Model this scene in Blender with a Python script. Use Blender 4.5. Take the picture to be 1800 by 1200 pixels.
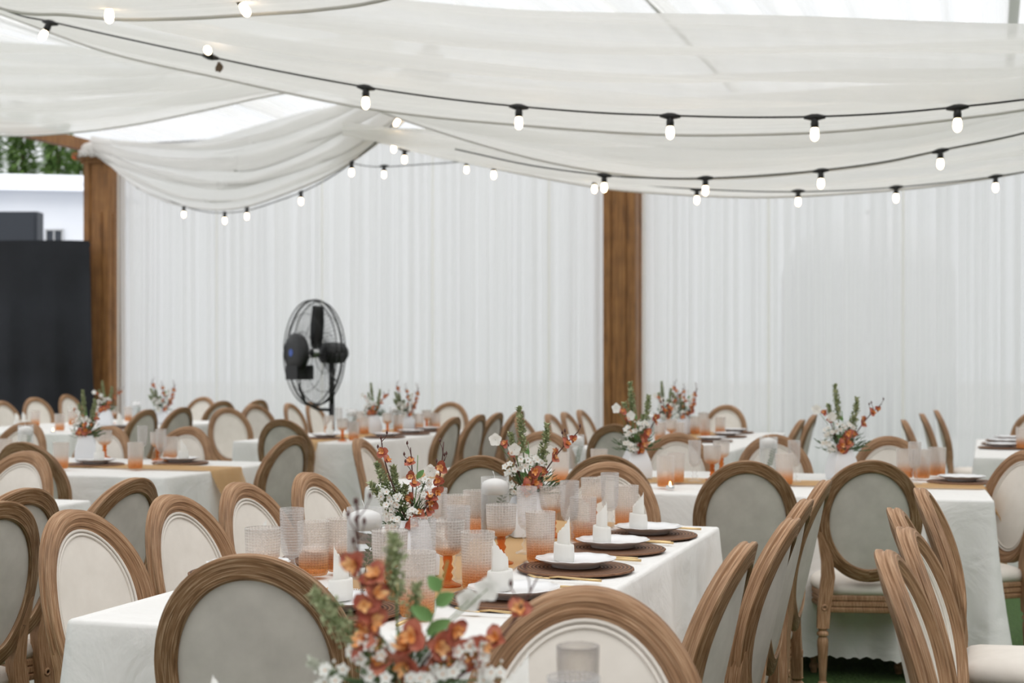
import bpy, math, random
from mathutils import Vector, Matrix
R = math.radians
PI = math.pi
random.seed(7)
for o in list(bpy.data.objects): bpy.data.objects.remove(o)
SC = bpy.context.scene
COL = SC.collection

# ------------------------------------------------------------------ camera
F, HC, HZ = 2600.0, 1.38, 642.0           # focal length in px of an 1800x1200 frame, eye height, horizon row
cam_d = bpy.data.cameras.new('camera'); cam = bpy.data.objects.new('camera', cam_d); COL.objects.link(cam)
cam.location = (0, 0, HC); cam.rotation_euler = (PI/2, 0, 0)
cam_d.sensor_width = 36.0; cam_d.lens = F/1800*36; cam_d.shift_y = (HZ-600)/1800
cam_d.clip_start = .05; cam_d.clip_end = 400
cam_d.dof.use_dof = True; cam_d.dof.focus_distance = 3.9; cam_d.dof.aperture_fstop = 4.5
SC.camera = cam
# ------------------------------------------------------------------ world (overcast sky) and exposure
W = bpy.data.worlds.new('overcast_sky'); SC.world = W; W.use_nodes = True
nt = W.node_tree; nt.nodes.clear()
wo = nt.nodes.new('ShaderNodeOutputWorld'); bg = nt.nodes.new('ShaderNodeBackground')
tc = nt.nodes.new('ShaderNodeTexCoord'); sx = nt.nodes.new('ShaderNodeSeparateXYZ'); cr = nt.nodes.new('ShaderNodeValToRGB')
nt.links.new(tc.outputs['Generated'], sx.inputs[0]); nt.links.new(sx.outputs['Z'], cr.inputs[0])
cr.color_ramp.elements[0].position = 0.0; cr.color_ramp.elements[0].color = (.75, .775, .80, 1)
cr.color_ramp.elements[1].position = 1.0; cr.color_ramp.elements[1].color = (1.13, 1.13, 1.13, 1)
nt.links.new(cr.outputs[0], bg.inputs[0]); bg.inputs[1].default_value = 0.98
nt.links.new(bg.outputs[0], wo.inputs[0])
sun_d = bpy.data.lights.new('veiled_sun', 'SUN'); sun_d.energy = 1.4; sun_d.angle = R(50); sun_d.color = (1, .97, .93)
sun = bpy.data.objects.new('veiled_sun', sun_d); COL.objects.link(sun); sun.rotation_euler = (R(28), R(18), 0)
SC.view_settings.view_transform = 'Standard'; SC.view_settings.look = 'None'
SC.view_settings.gamma = 1; SC.view_settings.use_curve_mapping = False
SC.view_settings.exposure = 0.32

# ------------------------------------------------------------------ placement helpers
TH = R(17.8)                               # yaw of the table grid
V2 = Vector((math.sin(TH), math.cos(TH), 0)); R2 = Vector((math.cos(TH), -math.sin(TH), 0))
def at(px, py, z):                         # point at height z below/above the eye seen at a pixel
    d = F*(HC-z)/(py-HZ)
    return Vector(((px-900)/F*d, d, z))
def atd(px, py, d):                        # point at depth d
    return Vector(((px-900)/F*d, d, HC-(py-HZ)*d/F))
def row(px, Y0):                           # depth of a line that runs across the room along R2
    return Y0/(1+.321*(px-900)/F)
ZT = .80                                   # cloth-covered table height

# ------------------------------------------------------------------ mesh builder
class MB:
    def __init__(s): s.v=[]; s.f=[]; s.uv=[]; s.m=[]
    def vert(s, p): s.v.append(tuple(p)); return len(s.v)-1
    def face(s, idx, uvs=None, m=0):
        s.f.append(tuple(idx)); s.m.append(m)
        s.uv.extend(uvs if uvs else [(s.v[i][0]+s.v[i][1], s.v[i][2]) for i in idx])
    def loft(s, rings, closed=True, cap0=False, cap1=False, loop=False, m=0):
        ids = [[s.vert(p) for p in r] for r in rings]
        n = len(rings[0]); L = 0; us = [0]
        for a, b in zip(rings, rings[1:]):
            L += (Vector(a[0])-Vector(b[0])).length; us.append(L)
        rr = list(range(len(ids)-1))
        if loop:
            rr.append(len(ids)-1); us.append(L+(Vector(rings[-1][0])-Vector(rings[0][0])).length)
        vs = [0]; 
        for j in range(n): vs.append(vs[-1]+(Vector(rings[0][j])-Vector(rings[0][(j+1)%n])).length)
        for i in rr:
            a = ids[i]; b = ids[(i+1)%len(ids)]
            for j in range(n if closed else n-1):
                k = (j+1)%n
                s.face((a[j], a[k], b[k], b[j]), [(us[i],vs[j]),(us[i],vs[j+1]),(us[i+1],vs[j+1]),(us[i+1],vs[j])], m)
        if cap0: s.face(ids[0][::-1], None, m)
        if cap1: s.face(ids[-1], None, m)
    def tube(s, pts, r, n=8, m=0, cap=True):
        pts = [Vector(p) for p in pts]; rings = []
        up = Vector((0,0,1))
        for i, p in enumerate(pts):
            t = (pts[min(i+1,len(pts)-1)]-pts[max(i-1,0)]).normalized()
            a = t.cross(up)
            if a.length < .05: a = t.cross(Vector((1,0,0)))
            a.normalize(); b = a.cross(t)
            rad = r[i] if isinstance(r,(list,tuple)) else r
            rings.append([p+a*rad*math.cos(2*PI*k/n)+b*rad*math.sin(2*PI*k/n) for k in range(n)])
        s.loft(rings, True, cap, cap, m=m)
    def lathe(s, prof, c=(0,0,0), n=24, m=0, cap=True):
        s.loft([[(c[0]+r*math.cos(2*PI*k/n), c[1]+r*math.sin(2*PI*k/n), c[2]+z) for k in range(n)] for r, z in prof], True, cap, cap, m=m)
    def box(s, c, d, M=None, m=0):
        x,y,z = d[0]/2,d[1]/2,d[2]/2
        P = [Vector((sx*x,sy*y,sz*z)) for sx,sy,sz in ((-1,-1,-1),(1,-1,-1),(1,1,-1),(-1,1,-1),(-1,-1,1),(1,-1,1),(1,1,1),(-1,1,1))]
        if M is not None: P = [M@p for p in P]
        i = [s.vert(p+Vector(c)) for p in P]
        for q in ((0,3,2,1),(4,5,6,7),(0,1,5,4),(1,2,6,5),(2,3,7,6),(3,0,4,7)): 
            s.face([i[k] for k in q], None, m)
    def ball(s, c, r, n=6, k=4, m=0, sq=1.0):
        s.lathe([(max(r*math.sin(PI*i/k),1e-4), -r*sq*math.cos(PI*i/k)) for i in range(k+1)], c, n, m, cap=False)
    def leaf(s, p, d, up, L, w, m=0, curl=.2, n=3):      # pointed, cupped leaf or petal
        d = Vector(d).normalized(); side = d.cross(Vector(up))
        if side.length < .01: side = d.cross(Vector((1,.2,0)))
        side.normalize(); nn = side.cross(d); p = Vector(p)
        prev = None
        for i in range(n+1):
            t = i/n; ww = w*math.sin(PI*min(max(t*.88+.08,0),1))**.8*.5
            c = p+d*L*t-nn*curl*L*t*t
            e = [s.vert(c-side*ww+nn*ww*.35), s.vert(c), s.vert(c+side*ww+nn*ww*.35)]
            if prev:
                s.face((prev[0],prev[1],e[1],e[0]), None, m); s.face((prev[1],prev[2],e[2],e[1]), None, m)
            prev = e
    def petal(s, p, d, up, L, w, m=0, cup=.25, nu=5, nv=4, ruf=0):   # rounded, cupped petal
        d = Vector(d).normalized(); side = d.cross(Vector(up))
        if side.length < .01: side = d.cross(Vector((1,.2,0)))
        side.normalize(); nn = side.cross(d); p = Vector(p); rows = []
        for i in range(nu+1):
            t = i/nu; ww = w*.5*math.sqrt(max(0,1-(2*(.06+.94*t)**.75-1)**2)); rr = []
            for j in range(nv+1):
                v = 2*j/nv-1
                rr.append(p+d*L*t+side*ww*v-nn*cup*L*(t*t-.35*v*v)+nn*ruf*L*math.sin(j*3.1)*t)
            rows.append(rr)
        s.loft(rows, closed=False, m=m)
    def build(s, name, mats, parent=None, smooth=True, sharp=None, loc=None):
        me = bpy.data.meshes.new(name); me.from_pydata(s.v, [], s.f)
        mats = mats if isinstance(mats,(list,tuple)) else [mats]
        for mt in mats: me.materials.append(mt)
        ul = me.uv_layers.new(name='UVMap'); ul.data.foreach_set('uv', [c for u in s.uv for c in u])
        if len(mats)>1: me.polygons.foreach_set('material_index', s.m)
        if smooth: me.polygons.foreach_set('use_smooth', [True]*len(s.f))
        me.update()
        if sharp: me.set_sharp_from_angle(angle=R(sharp))
        o = bpy.data.objects.new(name, me); COL.objects.link(o)
        if parent: o.parent = parent
        if loc is not None: o.location = loc
        return o
def tag(o, label=None, cat=None, group=None, kind=None):
    if label: o['label'] = label
    if cat: o['category'] = cat
    if group: o['group'] = group
    if kind: o['kind'] = kind
    return o
def empty(name, loc=(0,0,0), rz=0):
    o = bpy.data.objects.new(name, None); COL.objects.link(o); o.location = loc; o.rotation_euler = (0,0,rz)
    o.empty_display_size = .05
    return o
KIDS = {}
def copy_tree(o, parent=None):
    c = o.copy(); COL.objects.link(c)
    if parent: c.parent = parent
    for ch in KIDS.setdefault(o.name, [x for x in bpy.data.objects if x.parent == o]): copy_tree(ch, c)
    return c
PROTO = {}
def spawn(kind, maker, loc, rz, s=1.0):
    if kind not in PROTO:
        PROTO[kind] = maker(); o = PROTO[kind]
    else: o = copy_tree(PROTO[kind])
    o.location = loc; o.rotation_euler = (0,0,rz); o.scale = (s,s,s)
    return o
ORD = ['leftmost','second','third','fourth','fifth','sixth','seventh','eighth','ninth','tenth','eleventh','twelfth','thirteenth','fourteenth']
REG = {}
def reg(o, kind, place, desc, cat, group):          # labelled at the end, by order from the left in view
    REG.setdefault((kind, place), []).append((o, desc, cat, group))
def catmull(P, n=10):
    P = [Vector(p) for p in P]; P = [2*P[0]-P[1]]+P+[2*P[-1]-P[-2]]; out = []
    for i in range(1, len(P)-2):
        a,b,c,d = P[i-1:i+3]
        for k in range(n):
            t = k/n; out.append(.5*((2*b)+(c-a)*t+(2*a-5*b+4*c-d)*t*t+(3*b-a-3*c+d)*t**3))
    out.append(P[-2]); return out

# ------------------------------------------------------------------ materials
def mat(name, col=(1,1,1), rough=.6, **k):
    m = bpy.data.materials.new(name); m.use_nodes = True
    b = m.node_tree.nodes['Principled BSDF']
    b.inputs['Base Color'].default_value = (*col,1); b.inputs['Roughness'].default_value = rough
    if 'metal' in k: b.inputs['Metallic'].default_value = k['metal']
    if 'emit' in k:
        b.inputs['Emission Color'].default_value = (*k['emit'],1); b.inputs['Emission Strength'].default_value = k['es']
    if 'spec' in k: b.inputs['Specular IOR Level'].default_value = k['spec']
    return m
def N(m, t, **k):
    n = m.node_tree.nodes.new(t)
    for a, b in k.items(): setattr(n, a, b)
    return n
def noise_mix(m, c1, c2, scale=10, coord='Object', sc=(1,1,1), detail=4, lo=.35, hi=.65, bump=0, bdist=.002, rough=.55):
    L = m.node_tree.links; b = m.node_tree.nodes['Principled BSDF']
    t = N(m,'ShaderNodeTexCoord'); mp = N(m,'ShaderNodeMapping'); mp.inputs['Scale'].default_value = sc
    n = N(m,'ShaderNodeTexNoise'); n.inputs['Scale'].default_value = scale; n.inputs['Detail'].default_value = detail; n.inputs['Roughness'].default_value = rough
    r = N(m,'ShaderNodeValToRGB'); r.color_ramp.elements[0].position = lo; r.color_ramp.elements[1].position = hi
    r.color_ramp.elements[0].color = (*c1,1); r.color_ramp.elements[1].color = (*c2,1)
    L.new(t.outputs[coord], mp.inputs[0]); L.new(mp.outputs[0], n.inputs[0]); L.new(n.outputs[0], r.inputs[0]); L.new(r.outputs[0], b.inputs['Base Color'])
    if bump:
        bm = N(m,'ShaderNodeBump'); bm.inputs['Strength'].default_value = bump; bm.inputs['Distance'].default_value = bdist
        L.new(n.outputs[0], bm.inputs['Height']); L.new(bm.outputs[0], b.inputs['Normal'])
    return r
def wood(name, dark, mid, light, sc=(6,160,1)):
    m = mat(name, mid, .62); L = m.node_tree.links; b = m.node_tree.nodes['Principled BSDF']
    t = N(m,'ShaderNodeTexCoord'); mp = N(m,'ShaderNodeMapping'); mp.inputs['Scale'].default_value = sc
    n = N(m,'ShaderNodeTexNoise'); n.inputs['Scale'].default_value = 2.2; n.inputs['Detail'].default_value = 6; n.inputs['Distortion'].default_value = .6
    n2 = N(m,'ShaderNodeTexNoise'); n2.inputs['Scale'].default_value = 5; n2.inputs['Detail'].default_value = 3
    r = N(m,'ShaderNodeValToRGB'); e = r.color_ramp.elements
    e[0].position=.30; e[0].color=(*dark,1); e[1].position=.72; e[1].color=(*light,1)
    k = e.new(.5); k.color=(*mid,1)
    mx = N(m,'ShaderNodeMixRGB', blend_type='MULTIPLY'); mx.inputs[0].default_value=.55
    r2 = N(m,'ShaderNodeValToRGB'); r2.color_ramp.elements[0].color=(.6,.56,.52,1); r2.color_ramp.elements[1].color=(1.15,1.12,1.1,1)
    r2.color_ramp.elements[0].position=.3; r2.color_ramp.elements[1].position=.7
    L.new(t.outputs['UV'], mp.inputs[0]); L.new(mp.outputs[0], n.inputs[0]); L.new(n.outputs[0], r.inputs[0])
    L.new(t.outputs['Object'], n2.inputs[0]); L.new(n2.outputs[0], r2.inputs[0])
    L.new(r.outputs[0], mx.inputs[1]); L.new(r2.outputs[0], mx.inputs[2]); L.new(mx.outputs[0], b.inputs['Base Color'])
    bm = N(m,'ShaderNodeBump'); bm.inputs['Strength'].default_value=.35; bm.inputs['Distance'].default_value=.001
    L.new(n.outputs[0], bm.inputs['Height']); L.new(bm.outputs[0], b.inputs['Normal'])
    return m
def sheer(name, col, transp, transl, bump=0, wave=None, var=.12):
    m = bpy.data.materials.new(name); m.use_nodes = True; T = m.node_tree; T.nodes.clear(); L = T.links
    out = N(m,'ShaderNodeOutputMaterial'); d = N(m,'ShaderNodeBsdfDiffuse'); tl = N(m,'ShaderNodeBsdfTranslucent'); tp = N(m,'ShaderNodeBsdfTransparent')
    d.inputs[0].default_value = (*col,1); tl.inputs[0].default_value = (*col,1)
    a = N(m,'ShaderNodeMixShader'); a.inputs[0].default_value = transl; b = N(m,'ShaderNodeMixShader'); b.inputs[0].default_value = transp
    L.new(d.outputs[0], a.inputs[1]); L.new(tl.outputs[0], a.inputs[2]); L.new(a.outputs[0], b.inputs[1]); L.new(tp.outputs[0], b.inputs[2]); L.new(b.outputs[0], out.inputs[0])
    if wave:                                   # weave density varies from thread bunch to thread bunch
        t = N(m,'ShaderNodeTexCoord'); mp = N(m,'ShaderNodeMapping'); mp.inputs['Scale'].default_value = wave
        n = N(m,'ShaderNodeTexNoise'); n.inputs['Scale'].default_value = 1; n.inputs['Detail'].default_value = 3
        mr = N(m,'ShaderNodeMapRange'); mr.inputs[1].default_value=.3; mr.inputs[2].default_value=.7; mr.inputs[3].default_value=max(transp-var,0); mr.inputs[4].default_value=transp+var
        mr.inputs[1].default_value=.38; mr.inputs[2].default_value=.62
        L.new(t.outputs['UV'], mp.inputs[0]); L.new(mp.outputs[0], n.inputs[0]); L.new(n.outputs[0], mr.inputs[0]); L.new(mr.outputs[0], b.inputs[0])
    return m
def glassy(name, rim, base=None, z0=.02, z1=.09, opac=.42, bead=True, edge=.4):
    m = bpy.data.materials.new(name); m.use_nodes = True; T = m.node_tree; T.nodes.clear(); L = T.links
    out = N(m,'ShaderNodeOutputMaterial'); tp = N(m,'ShaderNodeBsdfTransparent'); pr = N(m,'ShaderNodeBsdfPrincipled')
    pr.inputs['Roughness'].default_value=.12; pr.inputs['IOR'].default_value=1.5
    mx = N(m,'ShaderNodeMixShader'); L.new(tp.outputs[0], mx.inputs[1]); L.new(pr.outputs[0], mx.inputs[2]); L.new(mx.outputs[0], out.inputs[0])
    t = N(m,'ShaderNodeTexCoord'); s = N(m,'ShaderNodeSeparateXYZ'); L.new(t.outputs['Object'], s.inputs[0])
    if base:
        mr = N(m,'ShaderNodeMapRange'); mr.inputs[1].default_value=z0; mr.inputs[2].default_value=z1; mr.interpolation_type='SMOOTHSTEP'
        L.new(s.outputs['Z'], mr.inputs[0])
        c = N(m,'ShaderNodeMixRGB'); c.inputs[1].default_value=(*base,1); c.inputs[2].default_value=(*rim,1); L.new(mr.outputs[0], c.inputs[0])
        L.new(c.outputs[0], pr.inputs['Base Color'])
        c2 = N(m,'ShaderNodeMixRGB'); c2.inputs[0].default_value=.52; c2.inputs[2].default_value=(1,1,1,1); L.new(c.outputs[0], c2.inputs[1]); L.new(c2.outputs[0], tp.inputs[0])
    else:
        pr.inputs['Base Color'].default_value=(*rim,1); tp.inputs[0].default_value=(min(rim[0]*1.05,1),min(rim[1]*1.05,1),min(rim[2]*1.05,1),1)
    lw = N(m,'ShaderNodeLayerWeight'); lw.inputs[0].default_value=.35
    ad = N(m,'ShaderNodeMath', operation='MULTIPLY_ADD'); ad.inputs[1].default_value=edge; ad.inputs[2].default_value=opac*.6; ad.use_clamp=True
    L.new(lw.outputs['Facing'], ad.inputs[0]); L.new(ad.outputs[0], mx.inputs[0])
    if bead:
        # beads in rows pressed into the glass
        def wv(sc, ax):
            w = N(m,'ShaderNodeMath', operation='MULTIPLY'); w.inputs[1].default_value=sc; L.new(ax, w.inputs[0])
            q = N(m,'ShaderNodeMath', operation='SINE'); L.new(w.outputs[0], q.inputs[0]); return q
        uvs = N(m,'ShaderNodeSeparateXYZ'); L.new(t.outputs['UV'], uvs.inputs[0])
        a = wv(PI/.0078, uvs.outputs['X']); b = wv(PI/.0072, uvs.outputs['Y'])
        p = N(m,'ShaderNodeMath', operation='MULTIPLY'); L.new(a.outputs[0], p.inputs[0]); L.new(b.outputs[0], p.inputs[1])
        ab = N(m,'ShaderNodeMath', operation='ABSOLUTE'); L.new(p.outputs[0], ab.inputs[0])
        bm = N(m,'ShaderNodeBump'); bm.inputs['Strength'].default_value=.9; bm.inputs['Distance'].default_value=.003
        L.new(ab.outputs[0], bm.inputs['Height']); L.new(bm.outputs[0], pr.inputs['Normal'])
        f = N(m,'ShaderNodeMath', operation='MULTIPLY_ADD'); f.inputs[1].default_value=-.17; L.new(ab.outputs[0], f.inputs[0]); 
        f2 = N(m,'ShaderNodeMath', operation='ADD'); f2.inputs[1].default_value=.09; f2.use_clamp=True
        L.new(ad.outputs[0], f.inputs[2]); L.new(f.outputs[0], f2.inputs[0]); L.new(f2.outputs[0], mx.inputs[0])
    return m
M = {}
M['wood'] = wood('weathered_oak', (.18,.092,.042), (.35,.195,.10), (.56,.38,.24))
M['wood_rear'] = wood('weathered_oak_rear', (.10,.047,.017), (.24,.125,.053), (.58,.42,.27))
M['linen'] = mat('cream_linen', (.66,.61,.55), .9, spec=.2); noise_mix(M['linen'], (.74,.69,.63), (.84,.79,.73), 9, detail=6, lo=.3, hi=.7, bump=.2, bdist=.001)
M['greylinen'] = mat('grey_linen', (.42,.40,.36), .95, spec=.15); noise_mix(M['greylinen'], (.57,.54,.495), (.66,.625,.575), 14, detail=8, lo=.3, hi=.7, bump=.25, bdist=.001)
M['cloth'] = sheer('tablecloth_cotton', (.88,.87,.855), 0, .06)
def wrinkle(m, scale, dist):
    T = m.node_tree; n = N(m,'ShaderNodeTexNoise'); n.inputs['Scale'].default_value = scale; n.inputs['Detail'].default_value = 5; n.inputs['Distortion'].default_value = .8
    t = N(m,'ShaderNodeTexCoord'); T.links.new(t.outputs['Object'], n.inputs[0]); bm = N(m,'ShaderNodeBump'); bm.inputs['Strength'].default_value = .5; bm.inputs['Distance'].default_value = dist
    T.links.new(n.outputs[0], bm.inputs['Height'])
    for d in T.nodes:
        if d.type in ('BSDF_DIFFUSE','BSDF_TRANSLUCENT'): T.links.new(bm.outputs[0], d.inputs['Normal'])
wrinkle(M['cloth'], 4.5, .035)
M['paper'] = sheer('white_napkin', (.93,.92,.89), 0, .3)
M['white'] = mat('white_ceramic', (.86,.86,.88), .15)
M['plaster'] = mat('matt_white_vase', (.78,.80,.84), .5)
M['wax'] = mat('white_wax', (.9,.9,.9), .4)
M['rattan'] = mat('brown_rattan', (.16,.07,.035), .7)
M['gold'] = mat('brushed_gold', (.72,.52,.27), .28, metal=.9)
M['runner'] = sheer('gold_gauze', (.68,.44,.22), .22, .25)
M['kraft'] = mat('kraft_card', (.50,.32,.17), .8)
M['black'] = mat('black_plastic', (.012,.012,.013), .45)
M['blue'] = mat('blue_badge', (.05,.12,.5), .3)
M['chrome'] = mat('polished_steel', (.7,.7,.7), .2, metal=1)
M['glass_t'] = glassy('ombre_orange_glass', (.95,.90,.86), (.90,.44,.13), .015, .088)
M['glass_g'] = glassy('ombre_orange_goblet_glass', (.95,.90,.86), (.90,.44,.13), .075, .115)
M['glass_f'] = glassy('clear_beaded_glass', (.94,.93,.925), None, opac=.26, edge=.3)
M['glass_s'] = glassy('clear_glass', (.94,.94,.94), None, opac=.07, bead=False, edge=.42)
M['glass_p'] = glassy('thick_clear_glass', (.50,.46,.44), None, opac=.05, bead=False, edge=.75)
M['glass_p'].node_tree.nodes['Transparent BSDF'].inputs[0].default_value=(.93,.92,.91,1)
M['water'] = glassy('water', (.93,.95,.95), None, opac=.03, bead=False, edge=.12)
M['drape'] = sheer('ceiling_voile', (.93,.92,.905), .17, .50, wave=(6,.10,1), var=.13)
M['roof'] = sheer('roof_voile', (.96,.965,.97), .48, .60, wave=(.1,5,1), var=.3)
M['curtain'] = sheer('curtain_voile', (.86,.865,.87), .15, .45, wave=(.05,14,1), var=.15)
M['hemcloth'] = sheer('doubled_hem_cloth', (.80,.78,.76), 0, .2)
M['cedge'] = sheer('curtain_hem', (.95,.94,.90), .05, .5)
M['col'] = wood('stained_column_wood', (.12,.052,.016), (.28,.125,.034), (.36,.18,.062), sc=(22,.8,1))
M['blackcloth'] = mat('black_stage_cloth', (.022,.024,.030), .9); noise_mix(M['blackcloth'], (.009,.010,.013), (.019,.021,.027), 1.2, lo=.3, hi=.7)
M['grass'] = mat('artificial_grass', (.06,.14,.02), .9); noise_mix(M['grass'], (.02,.055,.010), (.075,.15,.028), 60, detail=6, lo=.3, hi=.7, bump=.8, bdist=.02)
M['paving'] = mat('light_paving', (.42,.42,.42), .9); noise_mix(M['paving'], (.38,.38,.38), (.46,.46,.45), 4)
M['bwhite'] = mat('pale_render', (.62,.66,.76), .8); noise_mix(M['bwhite'], (.80,.84,.92), (.86,.89,.96), .6, lo=.3, hi=.7)
M['slate'] = mat('dark_slate', (.035,.042,.055), .6)
M['leafd'] = mat('tree_leaf', (.06,.13,.03), .7); noise_mix(M['leafd'], (.06,.13,.025), (.20,.32,.09), 3, lo=.3, hi=.7)
M['bark'] = mat('bark', (.12,.08,.05), .9)
M['stem'] = mat('green_stem', (.13,.20,.07), .6)
M['sage'] = mat('sage_leaf', (.22,.27,.15), .75); noise_mix(M['sage'], (.20,.26,.11), (.54,.58,.36), 60, lo=.3, hi=.7)
M['pine'] = mat('dark_green_leaf', (.07,.13,.05), .7)
M['bright'] = mat('fresh_leaf', (.16,.32,.10), .5)
M['rust'] = mat('rust_petal', (.46,.10,.06), .6); noise_mix(M['rust'], (.34,.055,.035), (.60,.22,.14), 45, lo=.3, hi=.7)
M['orange'] = mat('orange_petal', (.80,.36,.10), .55); noise_mix(M['orange'], (.72,.25,.05), (.90,.60,.30), 60, lo=.35, hi=.7)
M['petal'] = sheer('white_petal', (.93,.93,.90), 0, .3)
M['twig'] = mat('dark_twig', (.09,.03,.025), .6)
M['cable'] = mat('black_cable', (.01,.01,.01), .6)
M['bulb'] = mat('lit_bulb', (1,.9,.75), .3, emit=(1,.74,.45), es=9)
M['hill'] = mat('grey_canvas', (.55,.56,.57), .9)
M['rattan'].node_tree.nodes['Principled BSDF'].inputs['Roughness'].default_value=.65
def rattan_rings():
    m = M['rattan']; L = m.node_tree.links; b = m.node_tree.nodes['Principled BSDF']
    t = N(m,'ShaderNodeTexCoord'); w = N(m,'ShaderNodeTexWave', wave_type='RINGS', rings_direction='Z'); w.inputs['Scale'].default_value=28; w.inputs['Distortion'].default_value=.6; w.inputs['Detail Scale'].default_value=8
    r = N(m,'ShaderNodeValToRGB'); r.color_ramp.elements[0].color=(.07,.028,.013,1); r.color_ramp.elements[1].color=(.27,.13,.065,1)
    L.new(t.outputs['Object'], w.inputs[0]); L.new(w.outputs[0], r.inputs[0]); L.new(r.outputs[0], b.inputs['Base Color'])
    bm = N(m,'ShaderNodeBump'); bm.inputs['Distance'].default_value=.003; L.new(w.outputs[0], bm.inputs['Height']); L.new(bm.outputs[0], b.inputs['Normal'])
rattan_rings()

# ------------------------------------------------------------------ setting: lawn, roof, rafters
WL0 = Vector((-5.65, 20.5, 0))             # foot of the left column, wall runs along R2
g = MB(); 
g.face([g.vert(p) for p in ((-60,-14,0),(60,-14,0),(60,120,0),(-60,120,0))])
tag(g.build('floor', M['paving'], smooth=False), kind='structure')
g = MB(); g.face([g.vert(p) for p in (WL0-R2*.3-V2*24, WL0+R2*22-V2*24, WL0+R2*22+V2*.3, WL0-R2*.3+V2*.3)])
bw = MB(); bw.box((WL0+R2*18.4-V2*14)+Vector((0,0,2.35)), (.12,31,4.7), Matrix.Rotation(-TH,3,'Z')); tag(bw.build('added_shade_wall_right', mat('shade_wall_grey',(.36,.36,.35),.9), smooth=False), kind='structure')  # added out-of-view blocker that keeps open-sky light off right-facing table skirts
bw = MB(); bw.box((0,-6.0,2.6), (26,.3,5.2)); tag(bw.build('added_shade_wall_front', mat('shade_wall_dark',(.13,.11,.09),.8), smooth=False), kind='structure')  # added unseen dark blocker behind the camera, dims surfaces that face it
lawn = g.build('lawn', M['grass'], smooth=False); lawn.location.z = .006; tag(lawn, kind='structure')
WL0 = Vector((-5.65, 20.5, 0))             # foot of the left column, wall runs along R2
def wall(t, z=0, out=0): return WL0+R2*t+V2*out+Vector((0,0,z))
# roof liner: pleated voile running away from the camera, rising to a ridge
def roof():
    b = MB(); rows = []
    nU = 560
    for j in range(0, 40):
        s = -31+32.5*j/39; r_ = []
        for i in range(nU+1):
            t = -.6+26*i/nU
            ph = t*2*PI/.42
            z = 4.75+.09*math.sin(ph+.6*math.sin(t*1.3))+.025*math.sin(ph*2.3+1)+ .10*math.sin(PI*(j%10)/10)
            r_.append(wall(t, z, s))
        rows.append(r_)
    b.loft(rows, closed=False)
    return b.build('ceiling', M['roof'])
tag(roof(), kind='structure')
M['rafter'] = mat('pale_aluminium', (.85,.84,.82), .5, metal=.3)
for k, t in enumerate((2.2, 5.2, 8.6, 11.9, 15.0)):
    b = MB(); p0 = wall(t, 4.92, -29); p1 = wall(t, 4.92, 1); Mx = Matrix.Rotation(-TH, 3, 'Z')
    b.box((p0+p1)/2, (.10, 30, .14), Mx); tag(b.build('trim_%d'%(k+1), M['rafter'], smooth=False), kind='structure')
b = MB(); b.box((wall(-.35,4.45,-20)+wall(-.35,4.45,.4))/2, (.12,20.4,.16), Matrix.Rotation(-TH,3,'Z'))
tag(b.build('trim_6', M['col'], smooth=False), kind='structure')

# ------------------------------------------------------------------ columns
def column(t, H, label, cap):
    e = empty('wooden_column', wall(t), -TH)
    tag(e, label, 'column')
    w = .40
    s = MB(); s.box((0,0,H/2), (w-.05,w-.05,H)); s.build('shaft', M['col'], e, smooth=False)
    for sx in (-1,1):
        for sy in (-1,1):
            q = MB(); q.box((sx*(w/2-.045), sy*(w/2-.045), H/2), (.09,.09,H-.002)); q.build('corner_board', M['col'], e, smooth=False)
    for sy, rot in ((-1,0),(1,0)):
        q = MB(); q.box((0, sy*(w/2-.018), H/2-.1), (.15,.018,H-1.2)); q.build('raised_panel', M['col'], e, smooth=False)
    q = MB(); q.box((w/2-.018, 0, H/2-.1), (.018,.15,H-1.2)); q.build('raised_panel', M['col'], e, smooth=False)
    pl = MB(); pl.box((0,0,.06), (w+.06,w+.06,.12)); pl.build('plinth', M['col'], e, smooth=False)
    if cap:
        c = MB()
        for z, ww in ((H+.0,w+.03),(H+.045,w+.12),(H+.10,w+.2)): c.box((-.02,0,z), (ww,ww,.05))
        c.build('cap', M['col'], e, smooth=False)
        f = MB(); f.ball((-w/2-.14,-.18,H+.09), .055, 8, 6); ff = f.build('finial', mat('orange_plastic',(.8,.16,.05),.5), e); tag(ff,'small orange cap end')
    return e
column(0, 4.18, 'tall brown wooden column beside the black stage drape, left of the white curtains', True)
column(7.37, 4.45, 'brown panelled wooden column standing between the two white curtains', False)

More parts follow.
